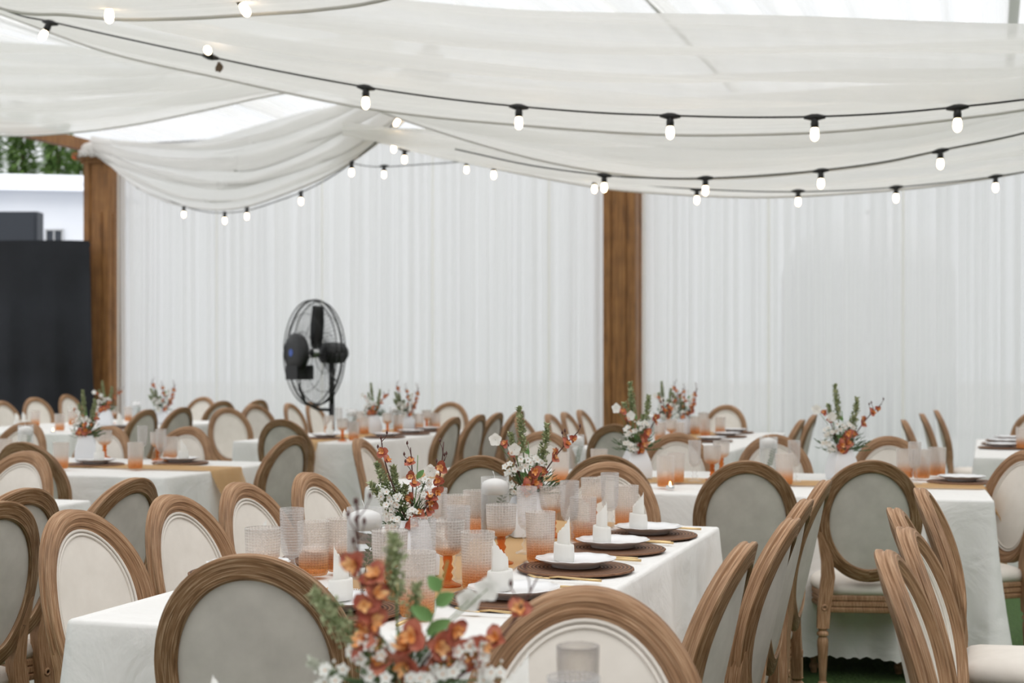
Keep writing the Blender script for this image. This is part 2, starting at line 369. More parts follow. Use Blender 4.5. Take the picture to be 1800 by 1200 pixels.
# ------------------------------------------------------------------ curtains
def curtain(t0, t1, label, seed):
    random.seed(seed); e = empty('sheer_curtain', wall((t0+t1)/2)); tag(e, label, 'curtain')
    b = MB(); n = int((t1-t0)/.022); rows = []
    ph = 0; xs = []
    for i in range(n+1): 
        xs.append(ph); ph += .022/(.052+.045*(.5+.5*math.sin(i*.037+seed))+.01*random.random())
    for z in (0.02, .8, 1.6, 2.4, 3.2, 3.9, 4.4):
        rr = []
        for i in range(n+1):
            t = t0+(t1-t0)*i/n
            a = .045+.018*math.sin(t*3.1)
            o = a*math.sin(xs[i]*.55+.25*math.sin(z*1.3+t))+.03*math.sin(t*1.7+z*.2)
            rr.append(wall(t, z, o)-e.location)
        rows.append(rr)
    # rows run upward: uv x = height, y = width
    b.loft(rows, closed=False); b.build('voile_panel', M['curtain'], e)
    rod = MB(); rod.tube([wall(t0-.02,4.42)-e.location, wall(t1+.02,4.42)-e.location], .02); rod.build('rail', M['chrome'], e)
    for t in [t0+.03]+[t0+1.55*k for k in range(1, int((t1-t0)/1.55)+1)]:
        h = MB(); rr=[]
        for z in (.02, 1.5, 3, 4.4):
            rr.append([wall(t-.016, z, -.075)-e.location, wall(t, z, -.085)-e.location, wall(t+.016, z, -.075)-e.location])
        h.loft(rr, closed=False); h.build('seam', M['cedge'], e)
    return e
curtain(.24, 7.13, 'sheer white pleated curtain between the left and the middle wooden column, behind the fan', 1)
curtain(7.62, 17.5, 'sheer white pleated curtain filling the back wall right of the middle column', 2)

# ------------------------------------------------------------------ black stage drape, outdoors
e = empty('stage_drape', (-7.5, 20.1, 0)); tag(e, 'black cloth drape hanging at the left edge beside the wooden column', 'drape')
b = MB(); rows = []
for j in range(15):
    z = 3.05*j/14; rr = []
    for i in range(181):
        x = -4.5+ 6.28*i/180; k = (1-z/3.05)
        x2 = x + (.10*k if x>1 else 0)
        o = -.03+.07*math.sin(x*5+z*.9)*(.3+k)+.06*math.sin(x*11-z*1.3)*k+.03*math.sin(x*23+z*.7)*k
        rr.append((x2-.02*z*.1, o, z+ (.03*math.sin(x*1.4) if j==14 else 0)))
    rows.append(rr)
b.loft(rows, closed=False); b.build('black_cloth', M['blackcloth'], e)
b = MB(); b.tube([(-4.5,.04,3.02),(1.76,.04,3.02)], .02); b.build('crossbar', M['black'], e)
for x in (-4.4, 1.4):
    b = MB(); b.tube([(x,.1,0),(x,.1,3.05)], .025); b.build('upright', M['chrome'], e)
# building behind the drape
e = empty('outbuilding', (-17.3, 34, 0)); tag(e, 'pale blue-white building wall with a small dark window above the black drape', 'building')
b = MB(); b.box((0,1,2.8), (16,2,5.6)); b.build('wall', M['bwhite'], e, smooth=False)
b = MB()
b.loft([[(-8.2,-.3,5.6),(-8.2,1,6.2),(-8.2,2.3,5.6)],[(8.2,-.3,5.35),(8.2,1,5.85),(8.2,2.3,5.35)]], closed=True, cap0=True, cap1=True)
b.build('roof', M['bwhite'], e, smooth=False)
wx = (97-900)/F*34+17.3
b = MB(); b.box((wx,-.03,4.18), (.36,.08,.62)); wn = b.build('window', M['slate'], e, smooth=False)
b = MB()
for dx in (-.19,0,.19): b.box((wx+dx,-.06,4.18), (.03,.06,.62))
for dz in (-.31,.31): b.box((wx,-.06,4.18+dz), (.41,.06,.03))
b.build('window_frame', M['chrome'], wn, smooth=False)
e = empty('equipment_panel', (-8.6, 24, 0)); tag(e, 'dark slate box panel showing above the black drape at the left edge', 'panel')
b = MB(); b.box((.15,0,3.38), (1.6,.3,.96)); b.box((.15,-.16,3.38), (1.5,.03,.86)); b.build('panel', M['slate'], e, smooth=False)
for dx in (-.5,.75):
    b = MB(); b.box((dx,0,1.45), (.1,.1,2.9)); b.build('post', M['slate'], e, smooth=False)
# columnar trees
def tree(px, d, w, H, label, seed):
    random.seed(seed); p = atd(px, 642, d); e = empty('columnar_tree', (p.x, d, 0)); tag(e, label, 'tree', 'trees behind the pale building')
    b = MB(); b.tube([(0,0,0),(0.05,0,H*.5),(0,0,H*.9)], [.16,.1,.03]); b.build('trunk', M['bark'], e)
    b = MB()
    for k in range(4200):
        z = .6+(H-.6)*random.random(); a = random.random()*2*PI
        rr = w*.5*(math.sin(PI*min(.97,max(.06,z/H)))**.45)*(.72+.28*math.sin(z*2.3+a*3+seed))*math.sqrt(random.random()*.6+.4)
        p = (rr*math.cos(a), rr*math.sin(a), z)
        b.leaf(p, (math.cos(a), math.sin(a), random.uniform(-1,.8)), (random.random(),random.random(),1), random.uniform(.2,.34), .17, n=1)
    b.build('foliage', M['leafd'], e)
tree(-22, 38, .75, 8.4, 'green columnar tree cut by the left edge above the pale building', 3)
tree(38, 41, .80, 8.8, 'narrow green columnar tree second from the left above the pale building', 4)
tree(100, 38.5, .74, 8.5, 'narrow green columnar tree just left of the wooden column top', 5)
tree(142, 42.5, 1.05, 7.6, 'broader darker green tree directly behind the wooden column top', 6)
# canopies outside, seen faintly through the right curtain
p = atd(1525, 642, 30); e = empty('garden_marquee', (p.x, 30, 0)); tag(e, 'round-topped grey marquee outside, faint behind the right curtain', 'marquee')
b = MB(); b.lathe([(1.72,0),(1.74,1.5),(1.72,3.2),(1.62,3.55),(1.3,3.95),(.8,4.25),(.3,4.42),(.02,4.45)], n=40); b.build('canopy', M['hill'], e)
b = MB(); b.lathe([(.02,4.44),(.05,4.47),(.03,4.55),(.002,4.6)], n=10); b.build('finial', M['chrome'], e)

# ------------------------------------------------------------------ ceiling swags
def swag(name, near, far, label, seed, folds=7, amp=.05, nu=90, nv=64, sag=.0):
    A = catmull(near, nu//(len(near)-1)); B = catmull(far, nu//(len(far)-1))
    n = min(len(A), len(B))
    A = [A[int(i*(len(A)-1)/(n-1))] for i in range(n)]; B = [B[int(i*(len(B)-1)/(n-1))] for i in range(n)]
    b = MB(); rows = []
    for j in range(nv+1):
        v = j/nv; rr = []
        for i in range(n):
            u = i/(n-1); p = A[i].lerp(B[i], v)
            w = math.sin(PI*v)**.5 if 0<v<1 else 0
            z = 1.5*amp*(math.sin(2*PI*folds*(v+.035*math.sin(2*PI*(u*1.1+seed*.3)))+seed)+.55*math.sin(2*PI*folds*1.73*(v+.03*math.sin(2*PI*u+1))+2*seed+1)*(.6+.4*math.sin(2.2*PI*u+seed))+.25*math.sin(2*PI*folds*3.1*v+u*3))
            q_ = min(1, (1-v)/.3)
            rr.append(p+Vector((0,0,(z*(.35+.65*w)-sag*w)*q_)))
        rows.append(rr)
    b.loft(rows, closed=False)
    # rolled hem on the far edge
    o = b.build('ceiling_drape', M['drape'])
    hm = MB(); hm.tube([Vector(p)+Vector((0,0,-.004)) for p in rows[-1]], .011, 6); hm.build('rolled_hem', M['hemcloth'], o)
    tag(o, label, 'drape', None)
    return o
def P(l, Y0): return [atd(px, py, row(px, Y0)) for px, py in l]
swag('A', P([(-120,-150),(0,-110),(200,-62),(450,-28),(684,-2),(911,20),(1182,31),(1400,38),(1598,45),(1800,47),(2000,40)],7.0),
     P([(-120,-12),(0,23),(187,90),(393,137),(600,181),(750,203),(911,218),(1100,232),(1250,236),(1439,231),(1570,220),(1691,206),(1800,191),(2000,155)],9.2),
     'widest white ceiling drape sweeping across the whole frame in front of the others', 1, folds=5, amp=.035, sag=.05)
swag('E', P([(-200,-60),(0,-130),(300,-190),(650,-220),(900,-260)],5.0),
     P([(-200,-70),(0,12),(117,24),(213,32),(333,30),(450,23),(560,15),(680,-4),(900,-70)],6.6),
     'white ceiling drape cropped by the top left corner, nearest the camera', 2, folds=4, amp=.02)
swag('B', P([(-200,62),(0,72),(100,76),(200,88),(350,90),(520,80),(680,60)],10.4),
     P([(-200,222),(0,237),(117,233),(230,219),(350,195),(450,172),(560,150),(700,110)],12.6),
     'white ceiling drape at upper left whose lower edge shows the trees beneath', 3, folds=5, amp=.045)
CL = [(171,262,20.2),(205,300,19.6),(250,333,18.9),(300,356,18.0),(367,367,16.9),(433,362,15.9),(533,327,14.5),(600,294,13.6),(669,246,12.7),(722,200,12.1),(790,130,11.4)]
CN = [(158,244,20.2),(220,247,19.4),(333,246,17.6),(400,236,16.4),(467,220,15.2),(540,198,14.2),(600,180,13.2),(680,140,12.2),(760,60,11.2)]
swag('C', [atd(*p) for p in CN], [atd(*p) for p in CL],
     'white ceiling drape looping down from the top of the left wooden column', 4, folds=4, amp=.06, sag=.05)
swag('D1', P([(560,120),(700,150),(1000,168),(1300,175),(1600,165),(1800,140),(2000,100)],9.8),
     P([(560,150),(700,206),(860,257),(1000,291),(1150,311),(1300,311),(1443,299),(1550,285),(1653,263),(1800,232),(2000,170)],11.0),
     'white ceiling drape edged by a light string, directly below the widest one', 5, folds=4, amp=.04)
swag('D2', P([(600,225),(690,228),(900,242),(1200,250),(1500,245),(1800,205),(2000,170)],11.6),
     P([(610,225),(666,245),(760,272),(860,293),(950,311),(1055,329),(1150,338),(1280,345),(1403,344),(1583,332),(1700,318),(1800,301),(2000,260)],13.2),
     'lowest and farthest white ceiling drape, hanging just over the middle column top', 6, folds=4, amp=.035)
b = MB(); b.ball((0,0,0), .16, 14, 8, sq=.6)
for k in range(9):
    a = k*.7; b.tube([(.05*math.cos(a),.05*math.sin(a),.02),(.16*math.cos(a),.14*math.sin(a),-.02-.01*k),(.2*math.cos(a+.4),.17*math.sin(a+.4),-.1)], [.03,.05,.02])
k = b.build('drape_knot', M['drape'], loc=atd(163,262,20.3)); tag(k, 'bunched white fabric knot sitting on top of the left wooden column', 'fabric knot')

# ------------------------------------------------------------------ string lights
def string_lights(pts, bulbs, label, ph=0):
    # pts: (px,py,depth) of the cable; bulbs: the same for the sockets
    e = empty('string_lights', atd(*pts[len(pts)//2])); tag(e, label, 'string lights', 'strings of warm bulbs under the ceiling drapes')
    o = e.location
    C = catmull([atd(*p)-o for p in pts], 12)
    b = MB(); b.tube(C, .0055, 6); b.build('cable', M['cable'], e)
    for k, q in enumerate(bulbs):
        tilt = q[3] if len(q) > 3 else 0
        p = atd(*q[:3])-o
        i = min(range(1, len(C)-1), key=lambda i: (C[i]-p).length); d = (C[i+1]-C[i-1]).normalized()
        sd = MB(); sd.tube([-d*.055, -d*.03, -d*.015, d*.015, d*.03, d*.055], [.008,.014,.018,.018,.014,.008], 8)
        dn = Matrix.Rotation(tilt, 3, 'Y')@Vector((0,0,-1)); 
        if tilt == 9: dn = Vector((0,-.9,.25))
        sd.tube([dn*.005, dn*.035, dn*.055], [.016,.021,.019], 12)
        so = sd.build('socket', M['black'], e); so.location = p
        bb = MB(); bb.tube([dn*h for h in (.052,.060,.075,.095,.110,.119,.122)], [.013,.017,.0205,.0215,.018,.010,.002], 14)
        bb.build('bulb', M['bulb'], so)
    return e
def PS(l, Y0): return [(a, b, row(a, Y0)) for a, b in l]
string_lights(PS([(-120,-35),(20,22),(88,38),(230,70),(370,100),(500,127),(643,153),(780,173),(912,187),(1050,198),(1178,203),(1300,206),(1432,205),(1560,199),(1683,188),(1800,175),(1980,150)],8.05),
   [(*q[:3],*t) for q,t in zip(PS([(88,40),(370,100),(643,154),(912,188),(1178,204),(1432,206),(1683,189)],8.05), [(.5,),(9,),(),(),(),(),()])],
   'longest string of bulbs, black cable along the widest front drape')
string_lights(PS([(-160,-60),(60,-20),(192,-4),(300,-5),(425,-14),(600,-45),(800,-110)],6.4), [(*q[:3],*t) for q,t in zip(PS([(192,-4),(415,-12)],6.4),[(),(-.5,)])],
   'string of bulbs cropped by the top edge at upper left')
string_lights(PS([(800,262),(930,290),(1062,308),(1150,313),(1240,313),(1340,308),(1443,299),(1550,285),(1653,264),(1800,234),(1980,190)],10.7),
   PS([(1062,308),(1240,313),(1443,300),(1653,265)],10.7), 'string of bulbs rising to the right edge between the two lower drapes')
string_lights(PS([(640,232),(666,246),(692,256),(711,262),(790,277),(868,290),(960,303),(1048,315),(1140,326),(1225,332),(1320,336),(1403,337),(1500,334),(1575,329),(1660,321),(1750,310),(1860,292)],12.8),
   [(692,244,13.0)]+PS([(711,263),(868,290),(1045,314),(1225,333),(1403,336),(1575,329),(1750,310)],12.8), 'string of bulbs along the lowest farthest drape above the middle column')
string_lights([(240,330,19.2),(323,362,17.6),(360,372,17),(395,374,16.5),(434,370,15.9),(480,356,15.2),(529,338,14.6),(575,315,14),(618,286,13.4),(660,250,12.7),(706,203,12.2),(780,130,11.5)],
   [(323,364,17.5),(395,374,16.5),(434,366,15.9),(529,338,14.5),(618,286,13.3),(708,200,12.1,.6)], 'string of bulbs following the loop of the drape from the left column')
string_lights([(600,282,15.5),(640,291,15.5),(675,293,15.4),(740,289,15.2),(820,283,15),(900,268,14.6)], [(675,292,15.3),(820,283,14.9)], 'short far string of two bulbs in the gap between drapes, centre')
b = MB(); b.leaf((0,0,0),(0.1,0,-1),(0,1,0),.07,.045); b.leaf((.01,0,-.01),(-.5,0,-1),(0,1,0),.06,.04)
tag(b.build('dry_leaf', M['bark'], loc=atd(385,108,row(385,8.5))), 'small dry brown leaf dangling from the longest light string, upper left', 'leaf')

# ------------------------------------------------------------------ chairs
RAKE = .22
def rk(z): return RAKE*max(z-.43,0)*(1 if z>.55 else .5+.5*(z-.43)/.12)
def rake(p):
    x,y,z = p
    return (x, y-rk(z)+.048*(x/.22)**2*min(1,max(0,(z-.40)/.2)), z)
def chair():
    e = empty('oval_back_chair')
    a, bb, zc = .1925, .2325, .73
    prof = [(-.0275,-.014),(-.022,-.021),(.022,-.022),(.0275,-.018),(.0275,-.009),(.0235,-.006),(.0235,.0),(.0275,.003),(.0275,.010),(.024,.017),(.019,.0185),(.017,.023),(.006,.0245),(.003,.020),(-.006,.0175),(-.009,.020),(-.015,.0175),(-.018,.011),(-.0275,.009)]
    b = MB(); rings = []
    n = 72
    for i in range(n):
        t = 2*PI*i/n+PI; c = Vector((a*math.sin(t),0,zc+bb*math.cos(t))); nn = Vector((math.sin(t)/a,0,math.cos(t)/bb)).normalized()
        rings.append([rake(c+nn*u+Vector((0,w,0))) for u, w in prof])
    b.loft(rings, loop=True)
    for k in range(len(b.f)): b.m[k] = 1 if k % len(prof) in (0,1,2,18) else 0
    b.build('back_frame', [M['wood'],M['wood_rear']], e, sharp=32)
    def disc(y0, dome, aa, b2, name, mt):
        q = MB(); rr = []
        for s in (1,.97,.9,.75,.5,.25,.02):
            rr.append([rake((aa*s*math.sin(2*PI*i/48), y0+dome*(1-s**2.5), zc+b2*s*math.cos(2*PI*i/48))) for i in range(48)])
        q.loft(rr, cap1=True); return q.build(name, mt, e)
    disc(.006, .012, .168, .208, 'front_upholstery', M['linen'])
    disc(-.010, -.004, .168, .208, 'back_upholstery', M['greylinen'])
    q = MB()
    for s in (.164,.153):
        rr = []
        for i in range(56):
            t = 2*PI*i/56; c = Vector((s*math.sin(t),.0105,zc+(s+.04)*math.cos(t))); nn = Vector((math.sin(t),0,math.cos(t)))
            rr.append([rake(c+nn*.0038*math.cos(2*PI*k/6)+Vector((0,.0038*math.sin(2*PI*k/6),0))) for k in range(6)])
        q.loft(rr, loop=True)
    q.build('piping', M['linen'], e)
    turned = [(.024,.272),(.017,.262),(.025,.252),(.025,.243),(.017,.236),(.023,.222),(.0235,.20),(.014,.055),(.014,.048),(.020,.042),(.020,.028),(.015,.022),(.013,0)]
    for sx in (-1,1):
        q = MB(); rr = []
        for z, x, w in ((.68,.200,.012),(.64,.192,.030),(.60,.180,.042),(.55,.170,.048),(.49,.166,.055),(.42,.175,.056),(.34,.184,.053),(.272,.188,.050)):
            y = -.004*(1 if z>.4 else 1); h = .019
            pts = [(sx*x-w/2,y-h,z),(sx*x+w/2,y-h,z),(sx*x+w/2,y+h,z),(sx*x-w/2,y+h,z)]
            rr.append([rake(p) for p in pts])
        q.loft(rr[::-1], cap0=True, cap1=True)
        q.lathe(turned, (sx*.188,-.004,0), 14)
        l = q.build('rear_leg', M['wood'], e, sharp=35)
        q = MB(); q.lathe([(.001,.0),(.006,.0),(.006,.003),(.012,.003),(.015,.0)][::-1], (0,0,0), 12)
        r1 = q.build('rosette', M['wood'], l); r1.rotation_euler = (PI/2,0,0); r1.location = (sx*.182,-.0225,.36)
    for sx in (-1,1):
        q = MB(); q.box((sx*.186,.385,.345), (.046,.046,.146)); q.lathe(turned, (sx*.186,.385,0), 14)
        q.build('front_leg', M['wood'], e, sharp=35)
    def outline(ins, z):
        if ins > .02:
            k = 1-(ins-.02)/.17
            return [(x*k, .22+(y-.22)*k, z) for x, y, _ in outline(.02, z)]
        pts = []
        W0, W1 = .172-ins, .218-ins
        pts += [(-W0,.012+ins,z),(W0,.012+ins,z)]
        for k in range(13):
            t = k/12; a2 = PI/2*t
            pts.append((W1-.07+.07*math.cos(a2) , .35+.075*math.sin(a2)-ins*math.sin(a2), z))
        for k in range(1,8):
            t = k/8; x = (W1-.07)*(1-2*t); pts.append((x, .425-ins+.02*(1-(1-2*t)**2), z))
        for k in range(13):
            a2 = PI/2*(1-k/12)
            pts.append((-(W1-.07+.07*math.cos(a2)), .35+.075*math.sin(a2)-ins*math.sin(a2), z))
        return pts
    q = MB(); q.loft([outline(i,z) for z,i in ((.333,.010),(.335,.004),(.345,.000),(.353,.000),(.356,.006),(.360,.006),(.363,.0),(.378,.0),(.381,.006),(.385,.006),(.388,0),(.402,.0),(.408,.004))], cap0=True, cap1=True)
    q.build('seat_rail', M['wood'], e, sharp=30)
    q = MB(); q.loft([outline(i,z) for z,i in ((.407,.006),(.418,-.003),(.435,-.006),(.455,.0),(.470,.018),(.480,.045),(.486,.09),(.489,.14),(.490,.185))], cap0=True, cap1=True)
    q.build('seat_cushion', M['linen'], e)
    return e
def place_chair(px, py, face, label, group, dist=None):
    # px, py: where the crest of the oval shows; face: heading in degrees (0 = away from the camera, 90 = to the left)
    p = at(px, py, .99) if dist is None else Vector(((px-900)/F*dist, dist, .99))
    o = spawn('chair', chair, (0,0,0), R(face))
    top = Matrix.Rotation(R(face),3,'Z')@Vector((0,-(rk(.99) if dist is None else rk(.73)),0))
    o.location = (p.x-top.x, p.y-top.y, 0)
    tag(o, label, 'chair', group)
    return o
G0 = -17.8                                     # facing along V2
RT, LF, AW, TO = G0-90, G0+90, G0, G0+180      # right, left, away, towards the camera
c = 'carved oak oval-back chair with cream linen'
d = 'oval-back oak chair showing its grey rear panel'
g1 = 'chairs along the left side of the nearest long table'
def line_px(c0, Y): return 900+F*(c0+.321*Y)/Y
for Y, c0, w in ((3.98,-2.418,'nearest the camera'),(4.45,-2.41,'second from the front'),(4.92,-2.44,'third from the front'),(5.38,-2.422,'farthest back')):
    place_chair(line_px(c0,Y), 0, RT-3, 'cream-fronted oval-back chair on the left side of the nearest long table, '+w, g1, Y)
g2 = 'chairs along the right side of the nearest long table'
for Y, c0, w in ((3.29,-.590,'nearest the camera'),(3.80,-.558,'second from the front'),(4.34,-.588,'third from the front'),(5.06,-.61,'farthest back')):
    place_chair(line_px(c0,Y), 0, LF, 'edge-on oval-back chair on the right side of the nearest long table, '+w, g2, Y)
place_chair(434, 973, AW+15, 'large oval-back chair seen from behind in the left foreground, worn grey panel', 'foreground chairs')
place_chair(1030, 1030, TO+13, 'large oval-back chair facing the camera in the foreground, behind the plain tumbler', 'foreground chairs')
place_chair(1070, 811, TO+8, 'cream-fronted oval-back chair at the far end of the nearest long table', 'end chairs')
g3 = 'chairs with their backs to the far right table'
for Y, c0, w, a in ((3.11,-.157,'nearest the camera',0),(3.55,-.139,'second from the front',-2),(4.04,-.195,'third from the front, partly hidden',2),(4.69,-.153,'farthest back',0)):
    place_chair(line_px(c0,Y), 0, RT+a, 'thin edge-on oval-back chair in the lower right row, '+w, g3, Y)
g4 = 'chairs on the near side of the right middle table'
for px, py, w in ((845,800,'leftmost'),(1065,799,'second from left, half hidden'),(1313,809,'third from left'),(1533,808,'rightmost, full oval visible')):
    place_chair(px, py, AW+12, 'oval-back chair seen from behind at the right middle table, '+w, g4)
g5 = 'chairs on the far side of the right middle table'
for px, py, w in ((955,757,'leftmost, behind flowers'),(1190,760,'second from left'),(1360,763,'third from left'),(1562,766,'rightmost')):
    place_chair(px, py, TO+10, 'cream-fronted oval-back chair across the right middle table, '+w, g5)
place_chair(1808, 790, LF+30, 'oval-back chair cut by the right edge at the end of the right middle table', 'end chairs')
place_chair(630, 770, RT+6, 'cream-fronted oval-back chair at the left end of the right middle table, left of the flowers', 'end chairs')
place_chair(518, 765, LF-10, 'oval-back chair seen from behind at the right end of the left middle table', 'end chairs')
place_chair(38, 776, AW, 'oval-back chair seen from behind, hidden behind the large cream one at left', 'left side chairs')
place_chair(48, 792, TO-6, 'cream-fronted oval-back chair at the end of the cropped left table', 'left side chairs')
for px, py, w in ((47,741,'leftmost, behind a candle'),(192,748,'half hidden by glasses'),(332,749,'rightmost, clearly visible')):
    place_chair(px, py, TO, 'cream-fronted oval-back chair across the left middle table, '+w, 'chairs across the left middle table')
place_chair(238, 839, LF-6, 'oval-back chair with grey rear panel alone in front of the left middle table', 'left side chairs')
place_chair(46, 857, LF-12, 'oval-back chair peeping from behind the darkest one at the left edge', 'left side chairs')
place_chair(0, 880, LF-12, 'oval-back chair cut by the left edge, grey rear panel, lower left', 'left side chairs')
place_chair(494, 736, AW+4, 'oval-back chair seen from behind at the near end of the centre back table', 'end chairs')
g6 = 'chairs along the right side of the centre back table'
for px, Y, w in ((788,11.26,'nearest'),(833,11.82,'second'),(865,12.30,'third'),(903,12.85,'farthest')):
    place_chair(px, 0, LF-4, 'small oval-back chair on the right side of the centre back table, '+w, g6, Y)
g7 = 'chairs along the left side of the right back table'
for px, Y, w in ((925,11.15,'nearest'),(976,11.9,'second'),(1003,12.4,'third'),(1030,13.0,'farthest')):
    place_chair(px, 0, RT, 'small cream-fronted oval-back chair left of the right back table, '+w, g7, Y)
place_chair(1080, 745, AW, 'dark oval-back chair at the near end of the right back table, behind flowers', 'end chairs')
place_chair(1277, 711, TO, 'small cream-fronted oval-back chair at the far end of the right back table', 'end chairs')
place_chair(1432, 728, LF, 'small edge-on oval-back chair right of the right back table, farther one', 'right side of the right back table')
place_chair(1410, 737, LF, 'small edge-on oval-back chair right of the right back table, nearer one', 'right side of the right back table')
for px, py, w in ((1588,737,'leftmost'),(1620,726,'middle'),(1645,720,'rightmost')):
    place_chair(px, py, RT+3, 'small edge-on oval-back chair left of the far right table, '+w, 'chairs left of the far right table')
place_chair(1822, 722, TO, 'oval-back chair cut by the right edge behind the far right table', 'end chairs')
place_chair(792, 706, TO+8, 'small cream-fronted oval-back chair at the far end of the centre back table', 'end chairs')
place_chair(398, 716, RT-38, 'small cream-fronted oval-back chair left of the centre back table, nearest of that cluster', 'far left chairs')
place_chair(446, 710, RT-25, 'small cream-fronted oval-back chair, right neighbour in the cluster left of the fan', 'far left chairs')
place_chair(358, 697, TO, 'small cream-fronted oval-back chair highest of the cluster between fan and left column', 'far left chairs')
place_chair(392, 704, LF-30, 'small oval-back chair seen from behind, tucked behind the cluster left of the fan', 'far left chairs')
place_chair(456, 702, LF-20, 'small oval-back chair seen from behind, right one of two hidden left of the fan', 'far left chairs')
place_chair(507, 708, RT, 'small cream-fronted oval-back chair just left of the fan base', 'far left chairs')
place_chair(545, 706, RT, 'small cream-fronted oval-back chair directly behind the fan base', 'far left chairs')
place_chair(260, 719, LF-8, 'grey-backed oval-back chair left of two beyond the left middle table', 'far left chairs')
place_chair(322, 715, LF-10, 'grey-backed oval-back chair right of two beyond the left middle table', 'far left chairs')
place_chair(2, 704, RT, 'cream-fronted oval-back chair cut by the left edge under the black drape', 'far left chairs')
place_chair(60, 698, RT-20, 'cream-fronted oval-back chair under the middle of the black drape', 'far left chairs')
place_chair(116, 693, RT-8, 'cream-fronted oval-back chair under the right part of the black drape', 'far left chairs')

# ------------------------------------------------------------------ tables and cloths
TB = {}
def table(key, corner, L, D, rz, name, runner=True, seed=1, hem=.09):
    # corner: near-left corner of the top; L runs along local +x, D along local +y, rz = yaw of local x
    random.seed(seed)
    e = empty('banquet_table', (corner.x, corner.y, 0), rz); tag(e, 'folding banquet table hidden under the cloth, '+name, 'table')
    b = MB(); b.box((L/2,D/2,ZT-.03), (L-.03,D-.03,.03)); b.build('tabletop', M['kraft'], e, smooth=False)
    for x in (.15, L-.15):
        for y in (.12, D-.12):
            b = MB(); b.tube([(x,y,0),(x,y,ZT-.045)], .018); b.build('leg', M['chrome'], e)
    # cloth
    b = MB(); r = .012; per = []
    def seg(p, q, n):
        for k in range(n): t=k/n; per.append((p[0]+(q[0]-p[0])*t, p[1]+(q[1]-p[1])*t))
    C = [(0,0),(L,0),(L,D),(0,D)]; nl, nd = int(L*70), int(D*70)
    seg(C[0],C[1],nl); seg(C[1],C[2],nd); seg(C[2],C[3],nl); seg(C[3],C[0],nd)
    n = len(per); cx, cy = L/2, D/2
    ph = [random.uniform(0,6) for _ in range(6)]
    rows = []
    levels = [(ZT-.003,-.02),(ZT,-.012),(ZT,-.004)]+[(ZT-.004,.003),(ZT-.012,.006)]
    K = 16
    for k in range(1,K+1): levels.append((ZT-.012-(ZT-.012-hem)*k/K, None))
    acc = [0]
    for i in range(n): acc.append(acc[-1]+math.dist(per[i], per[(i+1)%n]))
    corner_s = [0, L, L+D, 2*L+D, 2*(L+D)]
    for li, (z, off) in enumerate(levels):
        rr = []; q = 0 if off is not None else (ZT-.012-z)/(ZT-.012-hem)
        for i in range(n):
            x, y = per[i]; s = acc[i]
            nx = -1 if (x <= 1e-6) else (1 if x >= L-1e-6 else 0); ny = -1 if (y <= 1e-6) else (1 if y >= D-1e-6 else 0)
            if abs(s-corner_s[1])<1e-4: nx, ny = 1,-1
            ln = math.hypot(nx,ny) or 1; nx/=ln; ny/=ln
            dc = min(abs(s-cs) for cs in corner_s)
            o = off if off is not None else .006+.03*q+q*.030*(math.sin(s*13+ph[0]+q)+.8*abs(math.sin(s*11+ph[1]-q*.8))**3+.6*math.sin(s*31+ph[2]+q)-.3)+q*.035*math.exp(-(dc/.05)**2)-q*.022*math.exp(-((dc-.14)/.05)**2)
            zz = z
            if li == len(levels)-1: zz += .012*abs(math.sin(s*60))
            # lean fold lines so that they run diagonally from the corners
            sh = q*.05*math.exp(-(dc/.35)**2)
            tx, ty = cx-x, cy-y; tl = math.hypot(tx,ty)
            rr.append((x+nx*o, y+ny*o, zz))
        rows.append(rr)
    b.loft(rows, cap0=True)
    cl = b.build('tablecloth', M['cloth']); cl.location = e.location; cl.rotation_euler = e.rotation_euler
    tag(cl, 'white floor-length tablecloth covering '+name, 'tablecloth', 'white tablecloths')
    TB[key] = (e, L, D, name)
    if runner:
        lx = L >= D; b = MB(); rows = []; n = 40; w = .17
        LL = L if lx else D; mid = (D if lx else L)/2
        path = [(-.022,ZT-.42),(-.021,ZT-.3),(-.018,ZT-.15),(-.014,ZT-.03),(-.006,ZT+.001),(.006,ZT+.0035)]+[(.006+(LL-.012)*k/n, ZT+.0035) for k in range(1,n)]+[(LL-.006,ZT+.0035),(LL+.006,ZT+.001),(LL+.014,ZT-.03),(LL+.025,ZT-.15),(LL+.04,ZT-.3),(LL+.05,ZT-.45)]
        for i, (s, z) in enumerate(path):
            rr = []
            hang = max(0, ZT-z)
            for k in range(17):
                v = (k/16-.5)*2*(w-.05*min(1,hang*3)); wob = .015*math.sin(s*5+k*.2)
                bumpz = .0022*math.sin(k*2.1+s*4) if hang<=0.01 else 0
                so = s + (.012*math.sin(k*1.6)*min(1,hang*4))*(1 if s>LL/2 else -1)
                if hang>.05: so += .045*(1 if s>LL/2 else -1)
                p = (so, mid+v+wob, z+max(0,bumpz)) if lx else (mid+v+wob, so, z+max(0,bumpz))
                rr.append(p)
            rows.append(rr)
        b.loft(rows, closed=False); ro = b.build('table_runner', M['runner']); ro.location = e.location; ro.rotation_euler = e.rotation_euler
        tag(ro, 'golden gauze table runner along the middle of '+name, 'table runner', 'golden gauze runners')
    return e
T1c = at(123,1087,ZT)
table('T1', T1c, 1.08, 2.37, -TH, 'the nearest long table', seed=1)
a2 = R(-14.5)
T2c = at(1746,879,ZT)-Vector((math.cos(a2),math.sin(a2),0))*2.86
table('T2', T2c, 2.86, 1.42, a2, 'the right middle table', seed=2)
T3c = at(290,839,ZT)-R2*2.4
table('T3', T3c, 2.4, 1.28, -TH, 'the left middle table', seed=3)
T4c = at(157,879,ZT)-V2*2.37-R2*1.08
table('T4', T4c, 1.08, 2.37, -TH, 'the left table cropped by the frame edge', runner=False, seed=4)
T7c = at(411,775,ZT)
